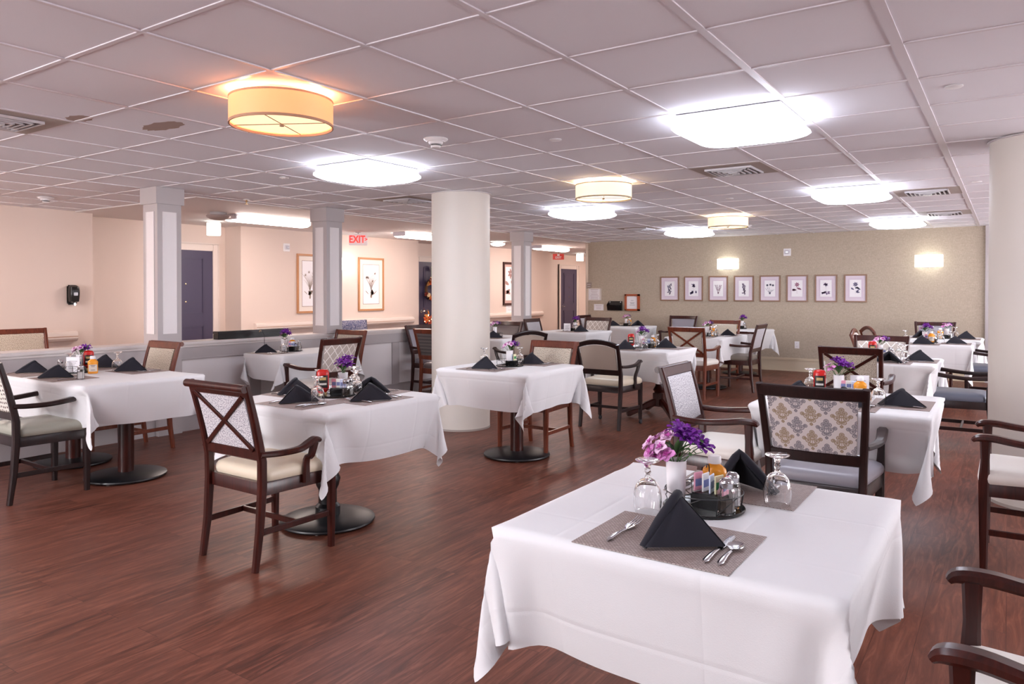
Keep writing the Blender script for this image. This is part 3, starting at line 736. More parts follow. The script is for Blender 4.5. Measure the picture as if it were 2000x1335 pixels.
# corridor side: flush lengths and recessed entries
bm=mb()
for a,b in ((-4.0,4.85),(7.07,11.2),(12.9,16.35),(19.2,20.0)): box(bm,-10.6,XL,a,b,0,CZ)
for a,b in ((4.85,7.07),(11.2,12.9),(16.35,19.2)): box(bm,-10.6,XD,a,b,0,CZ)
S('wall_left',bm,M['wall_pink'])
wallbox('wall_end',-10.4,-7.2,20.0,20.2,M['wall_pink'])
wallbox('wall_corridor',-7.32,-7.1,YB+.012,20,M['wall_white'])
wallbox('wall_back',-7.32,-.30,YB,YB+.15,M['wallpaper'])
bm=mb(); box(bm,-.30,4.0,YB-.05,YB+.15,0,CZ); S('wall_back',bm,M['wall_grey'])
bm=mb(); box(bm,-7.31,-.30,YB-.018,YB,0,.19); box(bm,-7.31,-.30,YB-.026,YB,.19,.205,.003); box(bm,-7.31,-.30,YB-.014,YB,.205,.235,.004); box(bm,-7.31,-.30,YB-.03,YB,0,.02,.004)
S('baseboard_back',bm,M['base_cream'])
bm=mb(); box(bm,-7.335,-7.28,YB-.004,YB,0,CZ-.02); box(bm,-7.324,-7.32,YB-.004,YB+.05,0,CZ-.02); S('trim_2',bm,flatm('satin corner guard','#c9bdb0',.3,Metallic=.4))
bm=mb()
for a,b,x in ((-4,4.85,XL),(7.07,11.2,XL),(12.9,16.35,XL),(4.85,5.86,XD)): box(bm,x,x+.015,a,b,0,.14,.003)
S('baseboard_left',bm,M['casing'])
# half wall with panelling
HX0,HX1=-7.12,-6.93
bm=mb(); box(bm,HX0,HX1,-4,10.72,0,.87); S('wall_half',bm,M['panel_pale'])
bm=mb()
box(bm,HX1,HX1+.014,-4,10.72,.735,.868,.002); box(bm,HX1,HX1+.022,-4,10.72,.725,.742,.004); box(bm,HX1,HX1+.020,-4,10.72,.852,.87,.004)
box(bm,HX1,HX1+.018,-4,10.72,0,.15,.002); box(bm,HX1,HX1+.026,-4,10.72,.15,.165,.005)
y=-3.6
for y in (-3.2,-2.0,-.8,.4,1.6,2.8,5.15,7.4,8.5,9.6): box(bm,HX1,HX1+.013,y-.07,y+.07,.16,.735,.001)
S('trim_3',bm,M['wall_grey'])
bm=mb(); box(bm,HX0-.05,HX1+.045,-4,10.78,.872,.905,.008); box(bm,HX0-.02,HX1+.028,-4,10.76,.85,.873,.004); S('trim_4',bm,flatm('pale wall cap paint','#cfc6c3',.4))
for i,(ya,yb) in enumerate(((3.99,4.24),(6.13,6.38),(10.5,10.76))):
    yc=(ya+yb)/2; xc=-6.99
    t=empty('square_pillar',(xc,yc,0),0,['grey panelled square pillar on the half wall nearest the dispenser','grey panelled square pillar between the two large flower drawings','grey panelled square pillar at far end of half wall'][i],'pillar','square pillars')
    h=.125; bm=mb(); box(bm,-h,h,-h,h,.905,CZ-.001); mesh('shaft',bm,M['wall_grey'],t)
    bm=mb(); box(bm,.05,h+.006,-h,h,.0,.85,.002); mesh('plinth',bm,M['wall_grey'],t)
    bm=mb(); box(bm,-h-.022,h+.022,-h-.022,h+.022,CZ-.165,CZ-.002,.003); mesh('capital',bm,M['wall_grey'],t)
    for q in range(4):
        bm=mb(); box(bm,-.068,.068,-h-.003,-h+.002,1.0,2.2,.001)
        for a in ((-.072,-.066,1.0,2.2),(.066,.072,1.0,2.2)): box(bm,a[0],a[1],-h-.006,-h,a[2],a[3])
        bm.transform(Matrix.Rotation(q*PI/2,4,'Z')); mesh('inset_panel',bm,M['panel_pale'],t)
def round_column(x,y,label):
    t=empty('round_column',(x,y,0),0,label,'column','round columns'); bm=mb(); lathe(bm,[(.305,0),(.305,CZ-.002)],72); mesh('shaft',bm,M['column'],t,30)
    bm=mb(); lathe(bm,[(.3065,0),(.3065,.012),(.3055,.02)],72,cap=False); mesh('base_seal',bm,flatm('scuffed sealant','#a49a93',.8),t,30)
    bm=mb(); lathe(bm,[(.3055,CZ-.014),(.320,CZ-.010),(.320,CZ-.007)],72,cap=False); mesh('ceiling_ring',bm,M['grid_white'],t,30)
round_column(-4.76,6.08,'round cream column in mid room behind the linen-covered table')
round_column(.19,6.04,'round cream column at the right edge of the room')
# doors
def door(n,y0,y1,label,seal=False):
    t=empty('door_%d'%n,(XD,(y0+y1)/2,0)); t['kind']=ST; w=(y1-y0)/2; H=2.04
    bm=mb(); box(bm,.0,.03,-w,w,.006,H,.002)
    for (a,b,c,d) in ((-w+.16,w-.16,1.08,1.93),(-w+.16,w-.16,.2,.89)):
        for q in ((a,b,c,c+.018),(a,b,d-.018,d),(a,a+.018,c,d),(b-.018,b,c,d)): box(bm,.030,.042,q[0],q[1],q[2],q[3],.004)
        box(bm,.030,.036,a+.05,b-.05,c+.05,d-.05,.004)
    dp=mesh('door_panel',bm,M['door_purple'],t)
    bm=mb()
    for a,b,c,d in ((-w-.10,-w,0,H+.10),(w,w+.10,0,H+.10),(-w,w,H,H+.10)): box(bm,0,.045,a,b,c,d,.006)
    for a,b,c,d in ((-w-.10,-w-.08,0,H+.12),(w+.08,w+.10,0,H+.12),(-w-.1,w+.1,H+.10,H+.12)): box(bm,0,.06,a,b,c,d,.004)
    mesh('door_casing',bm,M['casing'],t)
    for z in (1.53,1.26):
        bm=mb(); lathe(bm,[(.012,0),(.012,.006),(.005,.009)],12); bm.transform(Matrix.Translation((.036,.0,z))@Matrix.Rotation(PI/2,4,'Y')); mesh('peephole',bm,flatm('brass','#e2c899',.25,Metallic=.9),dp,40)
    bm=mb(); lathe(bm,[(.026,0),(.026,.01),(.012,.014),(.012,.04),(.014,.05)],14); bm.transform(Matrix.Translation((.036,-w+.07,1.0))@Matrix.Rotation(PI/2,4,'Y')); box(bm,.078,.09,-w+.06,-w+.17,.992,1.008,.003); mesh('door_handle',bm,M['steel'],dp,40)
    return t
door(1,5.92,6.83,''); door(2,11.62,12.53,''); door(3,17.5,18.4,'')
# hand rails
for i,(a,b) in enumerate(((1.0,4.63),(7.30,11.0),(13.0,15.9))):
    t=empty('hand_rail',(XL,(a+b)/2,0),0,['beige wall hand rail behind the hall chair','beige wall hand rail below the large flower drawings','beige wall hand rail beyond the round column'][i],'hand rail','wall hand rails')
    l=(b-a)/2; bm=mb(); prof=[(.0,.79),(.035,.79),(.06,.80),(.075,.825),(.075,.875),(.06,.905),(.03,.915),(.0,.915)]
    loft(bm,[[(x,-l,z) for x,z in prof],[(x,l,z) for x,z in prof]]); mesh('rail',bm,M['casing'],t,30)
    bm=mb(); box(bm,.0735,.078,-l,l,.845,.856,.001); mesh('bumper_strip',bm,flatm('rail strip','#bf9c86',.5),t)

# ---------------------------------------------------------------- ceiling things
def rrect(w,l,rad,n=6):
    return outline(w/2,w/2,l/2,-l/2,n,rad)
def b_panel():
    r=empty('ceiling_light'); bm=mb(); box(bm,-.295,.295,-.295,.295,-.050,-.006,.004); mesh('housing',bm,M['housing'],r)
    bm=mb(); prof=[(.615,.615,.05,-.050),(.652,.652,.07,-.064),(.665,.665,.09,-.078),(.645,.645,.11,-.092),(.57,.57,.13,-.110),(.44,.44,.12,-.121),(.2,.2,.08,-.126)]
    loft(bm,[[(x,y,z) for x,y in rrect(w,l,rr)] for w,l,rr,z in prof]); mesh('diffuser',bm,M['panel_light'],r,40)
    return r
for i,(x,y,lab) in enumerate(((-1.30,4.325,'large square-cornered ceiling light at right, nearest the camera'),(-4.35,4.325,'ceiling light left of and before the round mid-room column'),
    (-4.35,7.98,'ceiling light just right of the round column behind the cream drum lamp'),(-1.30,7.98,'middle ceiling light of the right-hand row'),(-1.30,11.635,'rearmost ceiling light of the right-hand row by tan wall'),
    (-4.35,11.635,'bluish ceiling light before the tan wall beside smallest drum lamp'),(-1.30,.67,'ceiling light over the camera position at right'),(-4.35,.67,'ceiling light out of view at left of camera'),
    (1.75,4.325,'ceiling light beyond the right-hand column, near'),(1.75,7.98,'ceiling light beyond the right-hand column, middle'),(1.75,11.635,'ceiling light beyond the right-hand column, far'),(1.75,.67,'ceiling light behind camera at far right'),
    (-1.30,-2.6,'ceiling light behind the camera, centre'),(-4.35,-2.6,'ceiling light behind the camera, left'))):  # lights over and behind the camera and beyond right column are added fill
    place('panel',b_panel,(x,y,CZ-.004),0,lab,'ceiling light','rectangular ceiling lights')
M['warmdiff']=M['panel_warm']
def b_drum(amber):
    def b():
        r=empty('drum_lamp'); zt,zb=-.030,-.165
        bm=mb(); lathe(bm,[(.256,zt),(.260,zt),(.260,zb),(.256,zb),(.256,zt)],56,cap=False); mesh('shade',bm,M['shade_amber' if amber else 'shade_cream'],r,40)
        bm=mb()
        for z0,z1 in ((zt+.001,zt-.009),(zb+.012,zb-.001)): lathe(bm,[(.2545,z0),(.2615,z0),(.2615,z1),(.2545,z1),(.2545,z0)],56,cap=False)
        box(bm,-.2745,-.2605,-.003,.003,zb,zt)
        mesh('shade_trim',bm,flatm('shade trim' if not amber else 'amber shade trim','#b98f74' if amber else '#a99a82',.7),r,40)
        bm=mb(); lathe(bm,[(.250,zb+.016),(.250,zb+.020),(.001,zb+.021)],48); mesh('diffuser',bm,M['diff_amber' if amber else 'diff_cream'],r,40)
        bm=mb()
        for a in (0,PI/2):
            c,s=math.cos(a+.5),math.sin(a+.5); tube(bm,[(-.256*c,-.256*s,zb+.012),(.256*c,.256*s,zb+.012)],.0022,6)
        lathe(bm,[(.001,zb-.002),(.012,zb),(.012,zb+.006),(.005,zb+.014)],14); mesh('spider',bm,flatm('brushed bronze','#8d7563',.4),r,40)
        bm=mb(); lathe(bm,[(.175,-.001),(.178,-.012),(.165,-.020),(.001,-.020)],40); mesh('canopy',bm,M['housing'],r,40)
        return r
    return b
LAMPC=('#ffb277','#ffe0b4','#ffe3bd')
for i,(x,y,lab) in enumerate(((-3.13,2.495,'amber drum lamp on the ceiling, largest and nearest of the three'),(-3.13,6.15,'cream drum lamp to the right of the round mid-room column'),(-3.13,9.81,'smallest drum lamp, farthest, before the tan wall'))):
    o=place('drum_a' if i==0 else 'drum_c',b_drum(i==0),(x,y,CZ),0,lab,'ceiling lamp','drum lamps' if i else None)
    if i==0: o['group']='drum lamps'
    for k in range(3):
        L=bpy.data.lights.new('drum_bulb','POINT'); L.energy=(2.6,2.0,2.2)[i]; L.color=lin(LAMPC[i])[:3]; L.shadow_soft_size=.03
        lo=bpy.data.objects.new('drum_bulb',L); COL.objects.link(lo); a=k*2.094+.3; lo.location=(x+.2*math.cos(a),y+.2*math.sin(a),CZ-.055)
def b_vent():
    r=empty('air_vent'); bm=mb(); box(bm,-.292,.292,-.292,.292,-.004,-.001); mesh('plate',bm,flatm('dusty vent plate','#a89b93',.6),r)
    bm=mb()
    for k in range(5):
        a=.19-.038*k; z=-.012-.003*k
        if a<.03: break
        for q in ((-a,a,-a,-a+.010),(-a,a,a-.010,a),(-a,-a+.010,-a,a),(a-.010,a,-a,a)): box(bm,q[0],q[1],q[2],q[3],z-.010,-.006)
    mesh('louvres',bm,flatm('grey metal louvre','#c9c5c9',.35,Metallic=.3),r)
    bm=mb(); box(bm,-.185,.185,-.185,.185,-.006,-.0045); mesh('throat',bm,flatm('dark duct','#3b363a',.8),r)
    return r
for x,y,lab in ((-4.958,1.886,'square ceiling vent at upper left edge beside the water stains'),(-1.91,6.15,'square ceiling vent behind the large right-hand ceiling light'),(-.69,8.59,'ceiling vent right of the middle right-hand light'),
    (-.69,11.03,'ceiling vent right of the rearmost right-hand light'),(-5.567,6.15,'square ceiling vent left of the round mid-room column'),(-4.958,11.03,'ceiling vent left of the bluish far light')):
    place('vent',b_vent,(x,y,CZ-.004),0,lab,'air vent','ceiling vents')
def b_smoke():
    r=empty('smoke_detector'); bm=mb(); lathe(bm,[(.001,-.003),(.078,-.003),(.082,-.008),(.076,-.016),(.062,-.022),(.060,-.026)],32); mesh('base',bm,M['white_plastic'],r,40)
    bm=mb(); lathe(bm,[(.050,-.024),(.046,-.036),(.034,-.052),(.030,-.064),(.001,-.066)],28); mesh('cover',bm,M['white_plastic'],r,40)
    bm=mb(); lathe(bm,[(.0425,-.046),(.043,-.044),(.040,-.040),(.0365,-.052)],28,cap=False); mesh('sensor_gap',bm,M['black_plastic'],r,40); return r
for x,y,lab in ((-3.17,3.78,'white smoke detector on the ceiling near the amber drum lamp'),(-8.63,3.76,'white smoke detector on ceiling at far left before pillar'),(-3.35,11.4,'small smoke detector beside the farthest drum lamp')):
    place('smoke',b_smoke,(x,y,CZ),0,lab,'smoke detector')
def b_sprinkler():
    r=empty('sprinkler_plate'); bm=mb(); lathe(bm,[(.001,-.001),(.040,-.001),(.042,-.004),(.036,-.008),(.001,-.009)],24); mesh('cover_plate',bm,M['white_plastic'],r,40); return r
def cpt(px,py): # ceiling point seen in the photograph at this pixel of the 2000x1335 frame
    f,cy,yaw,pt=1434.,584.,R(34.07),R(-.62)
    F=Vector((-math.sin(yaw)*math.cos(pt),math.cos(yaw)*math.cos(pt),math.sin(pt))); r=Vector((math.cos(yaw),math.sin(yaw),0)); u=r.cross(F)
    d=F+r*((px-1000)/f)-u*((py-cy)/f); t=(CZ-1.42)/d.z; return d*t
for px,py,lab in ((1085,272,'concealed sprinkler plate before the cream drum lamp'),(1863,168,'concealed sprinkler plate at upper right of ceiling'),(555,346,'concealed sprinkler plate left of light by round column'),
    (1425,387,'concealed sprinkler plate above the smallest drum lamp'),(1106,391,'concealed sprinkler plate beside the cream drum lamp'),(1908,354,'concealed sprinkler plate next to the right column')):
    p=cpt(px,py); place('spr',b_sprinkler,(p.x,p.y,CZ),0,lab,'sprinkler plate')
for (px,py,w,l,lab) in ((318,246,.19,.075,'larger brown water stain on ceiling tiles'),(155,231,.10,.06,'smaller brown water stain beside the left ceiling vent')):
    p=cpt(px,py); bm=mb(); n=28
    loft(bm,[[(p.x+w*math.cos(2*PI*i/n)*(1+.1*math.sin(3*i)),p.y+l*math.sin(2*PI*i/n)*(1+.12*math.cos(2*i)),z) for i in range(n)] for z in (CZ-.0012,CZ-.0006)])
    o=mesh('water_stain',bm,M['stain']); setp(o,lab,'stain','water stains')
t=empty('ceiling_sprinkler',(-7.0,5.10,CZ-.001),0,'brass pendant sprinkler head on the ceiling left of the middle pillar','sprinkler')
bm=mb(); lathe(bm,[(.001,0),(.035,0),(.032,-.008),(.001,-.009)],20); mesh('cover_plate',bm,M['white_plastic'],t,40)
bm=mb(); lathe(bm,[(.010,-.009),(.012,-.03),(.006,-.034),(.006,-.05),(.02,-.052),(.02,-.055),(.001,-.056)],14); mesh('nozzle',bm,flatm('brass','#e2c899',.25,Metallic=.9),t,40)
# corridor lamps
def b_bowl(lit):
    def b():
        r=empty('bowl_lamp'); bm=mb(); lathe(bm,[(.10,0),(.105,-.02),(.10,-.035)],32); mesh('canopy',bm,M['wall_grey'],r,40)
        bm=mb(); lathe(bm,[(.145,-.035),(.15,-.045),(.138,-.065),(.10,-.085),(.05,-.095),(.001,-.098)],36); mesh('bowl',bm,M['sconce_on'] if lit else flatm('unlit frosted bowl','#9b8b86',.5),r,40); return r
    return b
for k,(x,y,l,lab) in enumerate(((-8.40,5.70,0,'unlit bowl lamp on corridor ceiling near the purple door'),(-8.6,12.2,1,'lit bowl lamp on corridor ceiling behind the round column'),(-8.6,16.2,0,'unlit bowl lamp on corridor ceiling beside tan wall corner'))):
    place('bowl%d'%l,b_bowl(l),(x,y,CZ-.012),0,lab,'ceiling lamp')
def b_strip():
    r=empty('strip_light'); bm=mb(); box(bm,-.13,.13,-.62,.62,-.03,0,.004); mesh('housing',bm,M['housing'],r)
    bm=mb(); pr=[(-.125,-.03),(-.135,-.045),(-.115,-.075),(-.06,-.09),(.06,-.09),(.115,-.075),(.135,-.045),(.125,-.03)]
    loft(bm,[[(x,-.60,z) for x,z in pr],[(x,.60,z) for x,z in pr]]); mesh('diffuser',bm,M['strip_light'],r,40)
    for s in (-1,1):
        bm=mb(); box(bm,-.137,.137,s*.61-.012,s*.61+.012,-.070,-.0,.006); mesh('end_cap',bm,M['housing'],r)
    return r
for x,y,lab in ((-8.45,6.52,'long glowing strip light on the corridor ceiling beside bowl lamp'),(-8.6,9.9,'strip light on the corridor ceiling hidden behind second pillar and column'),(-8.6,14.3,'strip light on corridor ceiling beyond the round column'),(-8.6,18.2,'strip light at the far end of corridor ceiling'),(-8.5,2.2,'strip light over the hall chair at left'),(-8.5,-1.6,'strip light on the corridor ceiling behind camera')):  # the strip behind the camera is unseen, added for brightness
    place('strip',b_strip,(x,y,CZ-.012 if y>4.7 else CZ-.006),0,lab,'strip light','corridor strip lights')
# exit signs and lit boxes
def textmesh(txt,size,depth,mat,parent,M4,name='lettering'):
    c=bpy.data.curves.new('t','FONT'); c.offset=size*.022; c.body=txt; c.size=size; c.extrude=depth; c.align_x='CENTER'; c.align_y='CENTER'
    o=bpy.data.objects.new('t',c); COL.objects.link(o); bpy.context.view_layer.update()
    me=bpy.data.meshes.new_from_object(o.evaluated_get(bpy.context.evaluated_depsgraph_get())); bpy.data.objects.remove(o)
    me.transform(M4); me.materials.clear(); me.materials.append(mat); me.name=name
    q=bpy.data.objects.new(name,me); COL.objects.link(q); q.parent=parent; return q
UPR=Matrix.Rotation(PI/2,4,'X')   # text stands upright and reads from -Y
t=empty('exit_sign',(-9.2,8.92,CZ-.012),R(42),'white exit sign with red letters hanging from corridor ceiling','exit sign')
bm=mb(); box(bm,-.155,.155,-.02,.02,-.225,-.03,.006); mesh('sign_box',bm,M['white_plastic'],t)
bm=mb(); lathe(bm,[(.05,0),(.05,-.012),(.012,-.016),(.012,-.03)],16); mesh('canopy',bm,M['wall_grey'],t,40)
textmesh('EXIT',.150,.002,M['exit_red'],t,Matrix.Translation((-.018,-.0225,-.128))@UPR@Matrix.Diagonal((.88,1.15,1,1)))
textmesh('>',.09,.002,M['exit_red'],t,Matrix.Translation((.132,-.0225,-.128))@UPR,'arrow')
t=empty('exit_sign',(-9.35,15.9,CZ-.012),R(34),'red exit sign hanging at far end of the corridor','exit sign')
bm=mb(); box(bm,-.14,.14,-.012,.012,-.215,-.07,.003); mesh('sign_plate',bm,M['red_sign'],t)
bm=mb(); box(bm,-.006,.006,-.004,.004,-.07,0); mesh('hanger',bm,M['wall_grey'],t)
bm=mb(); box(bm,-.03,.03,-.0145,-.012,-.125,-.078,.0); mesh('pictogram',bm,M['paper'],t)
textmesh('EXIT',.075,.0015,M['paper'],t,Matrix.Translation((0,-.0135,-.168))@UPR)
def b_boxlight():
    r=empty('box_lamp'); bm=mb(); box(bm,-.09,.09,-.03,.03,-.205,-.02,.006); mesh('lit_face',bm,M['sconce_on'],r); bm=mb(); box(bm,-.05,.05,-.03,.03,-.02,0,.003); mesh('mount',bm,M['white_plastic'],r); return r
for x,y,lab in ((-9.5,6.37,'small glowing white box lamp hanging before the nearest purple door'),(-9.45,17.2,'small glowing white box lamp at far corridor end')):
    place('boxl',b_boxlight,(x,y,CZ-.012),R(42),lab,'lamp')
# ---------------------------------------------------------------- things on the walls (front faces local -Y)
def b_sconce(w,h):
    def b():
        r=empty('wall_sconce'); bm=mb(); rows=[]
        N=12
        loft(bm,[[(-w/2+w*i/N,-.018-.075*math.sin(PI*i/N)**.8,z) for i in range(N+1)]+[(w/2-w*i/N,-.012-.070*math.sin(PI*i/N)**.8,z) for i in range(N+1)] for z in (-h/2,h/2)]); mesh('glass_shade',bm,M['sconce_on'],r,50)
        bm=mb(); box(bm,-w*.22,w*.22,-.015,0,-h*.55,h*.3,.003); mesh('back_plate',bm,M['housing'],r); return r
    return b
place('sc1',b_sconce(.40,.19),(-4.335,YB,1.93),0,'lit wall sconce above the third and fourth small prints','wall lamp','sconces on the tan wall')
place('sc1',b_sconce(.40,.19),(-1.07,YB,1.91),0,'lit wall sconce alone at the right of tan wall','wall lamp','sconces on the tan wall')
place('sc2',b_sconce(.24,.22),(XL,9.24,1.91),R(90),'lit wall sconce between the two large flower drawings','wall lamp')
for (x,y,z,rz,e,c) in ((-4.335,YB-.16,1.93,0,2.2,'#f6f6ea'),(-1.07,YB-.16,1.91,0,2.2,'#f6f6ea'),(XL+.16,9.24,1.91,0,1.8,'#eef4ff')):
    L=bpy.data.lights.new('sconce_bulb','POINT'); L.energy=e; L.color=lin(c)[:3]; L.shadow_soft_size=.06; lo=bpy.data.objects.new('sconce_bulb',L); COL.objects.link(lo); lo.location=(x,y,z)
def blob(bm,x,z,a,L,W,y=0,n=8):
    pts=[]
    for i in range(n):
        t=2*PI*i/n; u=math.cos(t)*L/2; v=math.sin(t)*W/2*(1-.3*math.cos(t)); pts.append((x+u*math.cos(a)-v*math.sin(a),y,z+u*math.sin(a)+v*math.cos(a)))
    loft(bm,[pts,[(p[0],p[1]+.0006,p[2]) for p in pts]])
def plant(bm,kind,w,h,rng):
    st=lambda x0,z0,x1,z1,t: sweep(bm,[(x0,0,z0),((x0+x1)/2+rng.uniform(-.03,.03)*w,0,(z0+z1)/2),(x1,0,z1)],(t,.0006),up=(0,1,0)) 
    def line(x0,z0,x1,z1,t=.012):
        m_=((x0+x1)/2+rng.uniform(-.05,.05)*w,(z0+z1)/2); P=[(x0,z0),m_,(x1,z1)]
        for a,b in zip(P,P[1:]):
            ang=math.atan2(b[1]-a[1],b[0]-a[0]); blob(bm,(a[0]+b[0])/2,(a[1]+b[1])/2,ang,math.hypot(b[0]-a[0],b[1]-a[1])*1.08,t*w,0,6)
    if kind=='spike':
        line(0,-.45*h,0,.45*h)
        for k in range(16): z=-.42*h+.85*h*k/16; blob(bm,rng.uniform(-.16,.16)*w,z,rng.uniform(0,3),.22*w,.10*w)
    elif kind=='ball':
        line(0,-.4*h,0,.3*h)
        for k in range(14): a=rng.uniform(0,6.28); r=rng.uniform(0,.16)*w; blob(bm,r*math.cos(a),.28*h+r*math.sin(a),a,.18*w,.09*w)
        for k in range(9): blob(bm,rng.uniform(-.3,.3)*w,rng.uniform(-.42,-.26)*h,rng.uniform(0,3),.24*w,.12*w)
    elif kind=='branch':
        for s in (-1,-.4,.5,1):
            line(0,-.42*h,s*.32*w,.42*h*rng.uniform(.5,1),.02)
            for k in range(4): t=.4+.15*k; blob(bm,s*.32*w*t,-.42*h+.8*h*t,rng.uniform(.5,2.6),.15*w,.06*w)
        blob(bm,0,-.36*h,1.5,.2*w,.12*w)
    elif kind=='iris':
        for k in range(15):
            a0=-1.15+2.3*k/14; L=h*rng.uniform(.45,.68); P=[]
            for i in range(7):
                t=i/6; bend=a0*(.35+.75*t)*rng.uniform(.95,1.05); P.append((math.sin(bend)*L*t*.55+rng.uniform(-.004,.004),0,-.22*h+L*t*math.cos(bend*.6)))
            sweep(bm,P,[(.0012+.0035*math.sin(math.pi*min(1,(i+.6)/6.6)),.0008) for i in range(7)],up=(0,1,0),ch=.1)
        for k in range(5):
            cx_=rng.uniform(-.30,.30)*w; cz=rng.uniform(.05,.40)*h
            for q in range(4): blob(bm,cx_,cz,q*.75+rng.uniform(0,.4),.15*w,.02*w)
        for k in range(7): blob(bm,rng.uniform(-.10,.10)*w,-.25*h+rng.uniform(-.05,.03)*h,rng.uniform(0,3),.20*w,.09*w)
        for s in (-1,1): blob(bm,s*.24*w,-.27*h,s*.7,.26*w,.035*w)
        blob(bm,0,-.37*h,1.57,.16*h,.10*w)
    elif kind=='lily':
        for s in (-1,-.6,-.2,.25,.6,1): line(0,-.38*h,s*.40*w,rng.uniform(-.1,.35)*h,.025)
        for s in (-.5,.1,.6):
            for k in range(4): blob(bm,s*.45*w,.32*h-abs(s)*.1*h,k*.8+.3,.22*w,.07*w)
        blob(bm,0,-.38*h,1.57,.2*w,.16*w)
    else:
        line(0,-.42*h,0,.3*h)
        for k in range(6): blob(bm,rng.choice((-1,1))*rng.uniform(.1,.3)*w,rng.uniform(-.3,.1)*h,rng.uniform(-.8,.8),.3*w,.14*w)
        for k in range(7): a=k*.9; blob(bm,.12*w*math.cos(a),.3*h+.12*w*math.sin(a),a,.2*w,.1*w)
def frame(name,w,h,fw,dep,fmat,mount,linec,kind,seed,loc,rz,label,group=None,inkc='#6f6a86',inset=.17,dscale=.42,cat='picture'):
    t=empty(name,loc,rz,label,cat,group); bm=mb()
    for a,b,c,d in ((-w/2,w/2,h/2-fw,h/2),(-w/2,w/2,-h/2,-h/2+fw),(-w/2,-w/2+fw,-h/2+fw,h/2-fw),(w/2-fw,w/2,-h/2+fw,h/2-fw)): box(bm,a,b,-dep,0,c,d,.003)
    mesh('frame',bm,fmat,t)
    bm=mb(); box(bm,-w/2+fw,w/2-fw,-.008,-.004,-h/2+fw,h/2-fw); mesh('mount',bm,mount,t)
    iw,ih=w/2-fw-inset*w,h/2-fw-inset*w*1.05
    bm=mb()
    for e in (0,.016) if w<.5 else (0,):
        a,b=iw+e,ih+e; q=.0022 if w<.5 else .006
        for r in ((-a,a,b-q,b),(-a,a,-b,-b+q),(-a,-a+q,-b,b),(a-q,a,-b,b)): box(bm,r[0],r[1],-.0095,-.008,r[2],r[3])
    mesh('ruled_border',bm,linec,t)
    bm=mb(); box(bm,-iw,iw,-.0090,-.0082,-ih,ih); mesh('print',bm,M['paper'],t)
    if kind:
        bm=mb(); plant(bm,kind,w*dscale*1.3,(h-2*fw)*dscale*1.25,random.Random(seed)); bm.transform(Matrix.Translation((0,-.0104,0))); mesh('drawing',bm,flatm('ink '+inkc,inkc,.8),t)
    return t
M['oak']=flat('bronze-brown frame','#8d6b55',.4,.1); M['honey']=flat('honey wood frame','#c08b62',.35,.1); M['mount_pink']=flat('pale lilac mount','#dccfda',.8); M['mount_white']=flat('ivory mount','#e9e0d6',.8)
kinds=['spike','ball','branch','spike','lily','leafy','ball','leafy']
inks=['#6c6880','#6a5e84','#8d6c80','#7d6f86','#68687c','#a06d84','#7c6a8a','#6b6684']
desc=['dark spiky stem','round bloom over low leaves','forked budding branch','small pink and grey sprig','white lily with grey leaves','single pink upright bloom','round purple bloom','broad-leaved grey flower']
def bx(px):  # x on the tan wall for this photo column
    s=(px-1000)/1434.; c_,s_=math.cos(R(34.07)),math.sin(R(34.07)); return YB*(-s_+c_*s)/(c_+s_*s)
FR=[(1290,1326.7),(1336.3,1373.3),(1384.3,1422),(1433.5,1472.5),(1483.6,1524.4),(1536,1578),(1591.6,1635.4),(1648.6,1693.6)]
for i,(a,b) in enumerate(FR):
    x0,x1=bx(a),bx(b)
    frame('framed_print',x1-x0,.475,.024,.022,M['oak'],M['mount_pink'],flatm('lilac border line','#b79bb8',.7),kinds[i],i+3,((x0+x1)/2,YB-.0,1.47),0,
          '%s botanical print, %s of eight small framed prints on tan wall'%(desc[i],['leftmost','second','third','fourth','fifth','sixth','seventh','rightmost'][i]),'small botanical prints',inks[i])
frame('framed_drawing',.56,1.0,.035,.028,M['honey'],M['mount_white'],flatm('brown border line','#8a6150',.7),'iris',31,(XL,8.42,1.55),R(90),'large framed flower drawing partly hidden behind the middle pillar',None,'#9c8c80',.13,.5)
frame('framed_drawing',.66,.985,.035,.028,M['honey'],M['mount_white'],flatm('brown border line','#8a6150',.7),'iris',37,(XL,9.865,1.55),R(90),'large framed iris drawing right of the corridor sconce',None,'#8f7c70',.13,.5)
frame('framed_painting',.66,1.02,.05,.035,M['wood_dark'],flatm('dusty pink canvas','#c3a39c',.8),flatm('gilt liner','#a98a66',.5),'leafy',5,(XL,14.5,1.60),R(90),'dark-framed pink painting beyond the round column',None,'#a78581',.08,.7)
# notices, holders, switches
def plate(name,w,h,dep,mat,loc,rz,label,cat,bev=.003,extra=None):
    t=empty(name,loc,rz,label,cat); bm=mb(); box(bm,-w/2,w/2,-dep,0,-h/2,h/2,bev); mesh('plate' if name!='notice_board' else 'board',bm,mat,t)
    if extra: extra(t,w,h,dep)
    return t
def lines(n,wd,c=None,name='print',off=0):
    def f(t,w,h,dep):
        bm=mb(); rng=random.Random(int(w*1000))
        for k in range(n):
            z=h/2-(k+1)*h/(n+1); a=w*wd/2*rng.uniform(.6,1); box(bm,-a,a,-dep-.001,-dep,z-.004,z+.004)
        mesh(name,bm,c or M['ink'],t)
    return f
def nf(t,w,h,dep):
    bm=mb()
    for a,b,c,d in ((-w/2,w/2,h/2-.02,h/2),(-w/2,w/2,-h/2,-h/2+.02),(-w/2,-w/2+.02,-h/2,h/2),(w/2-.02,w/2,-h/2,h/2)): box(bm,a,b,-dep-.012,-dep,c,d,.002)
    mesh('frame',bm,flatm('pale metal frame','#d8cdc4',.3),t); lines(7,.7,flatm('faint print','#b9a8ae',.8))(t,w,h,dep)
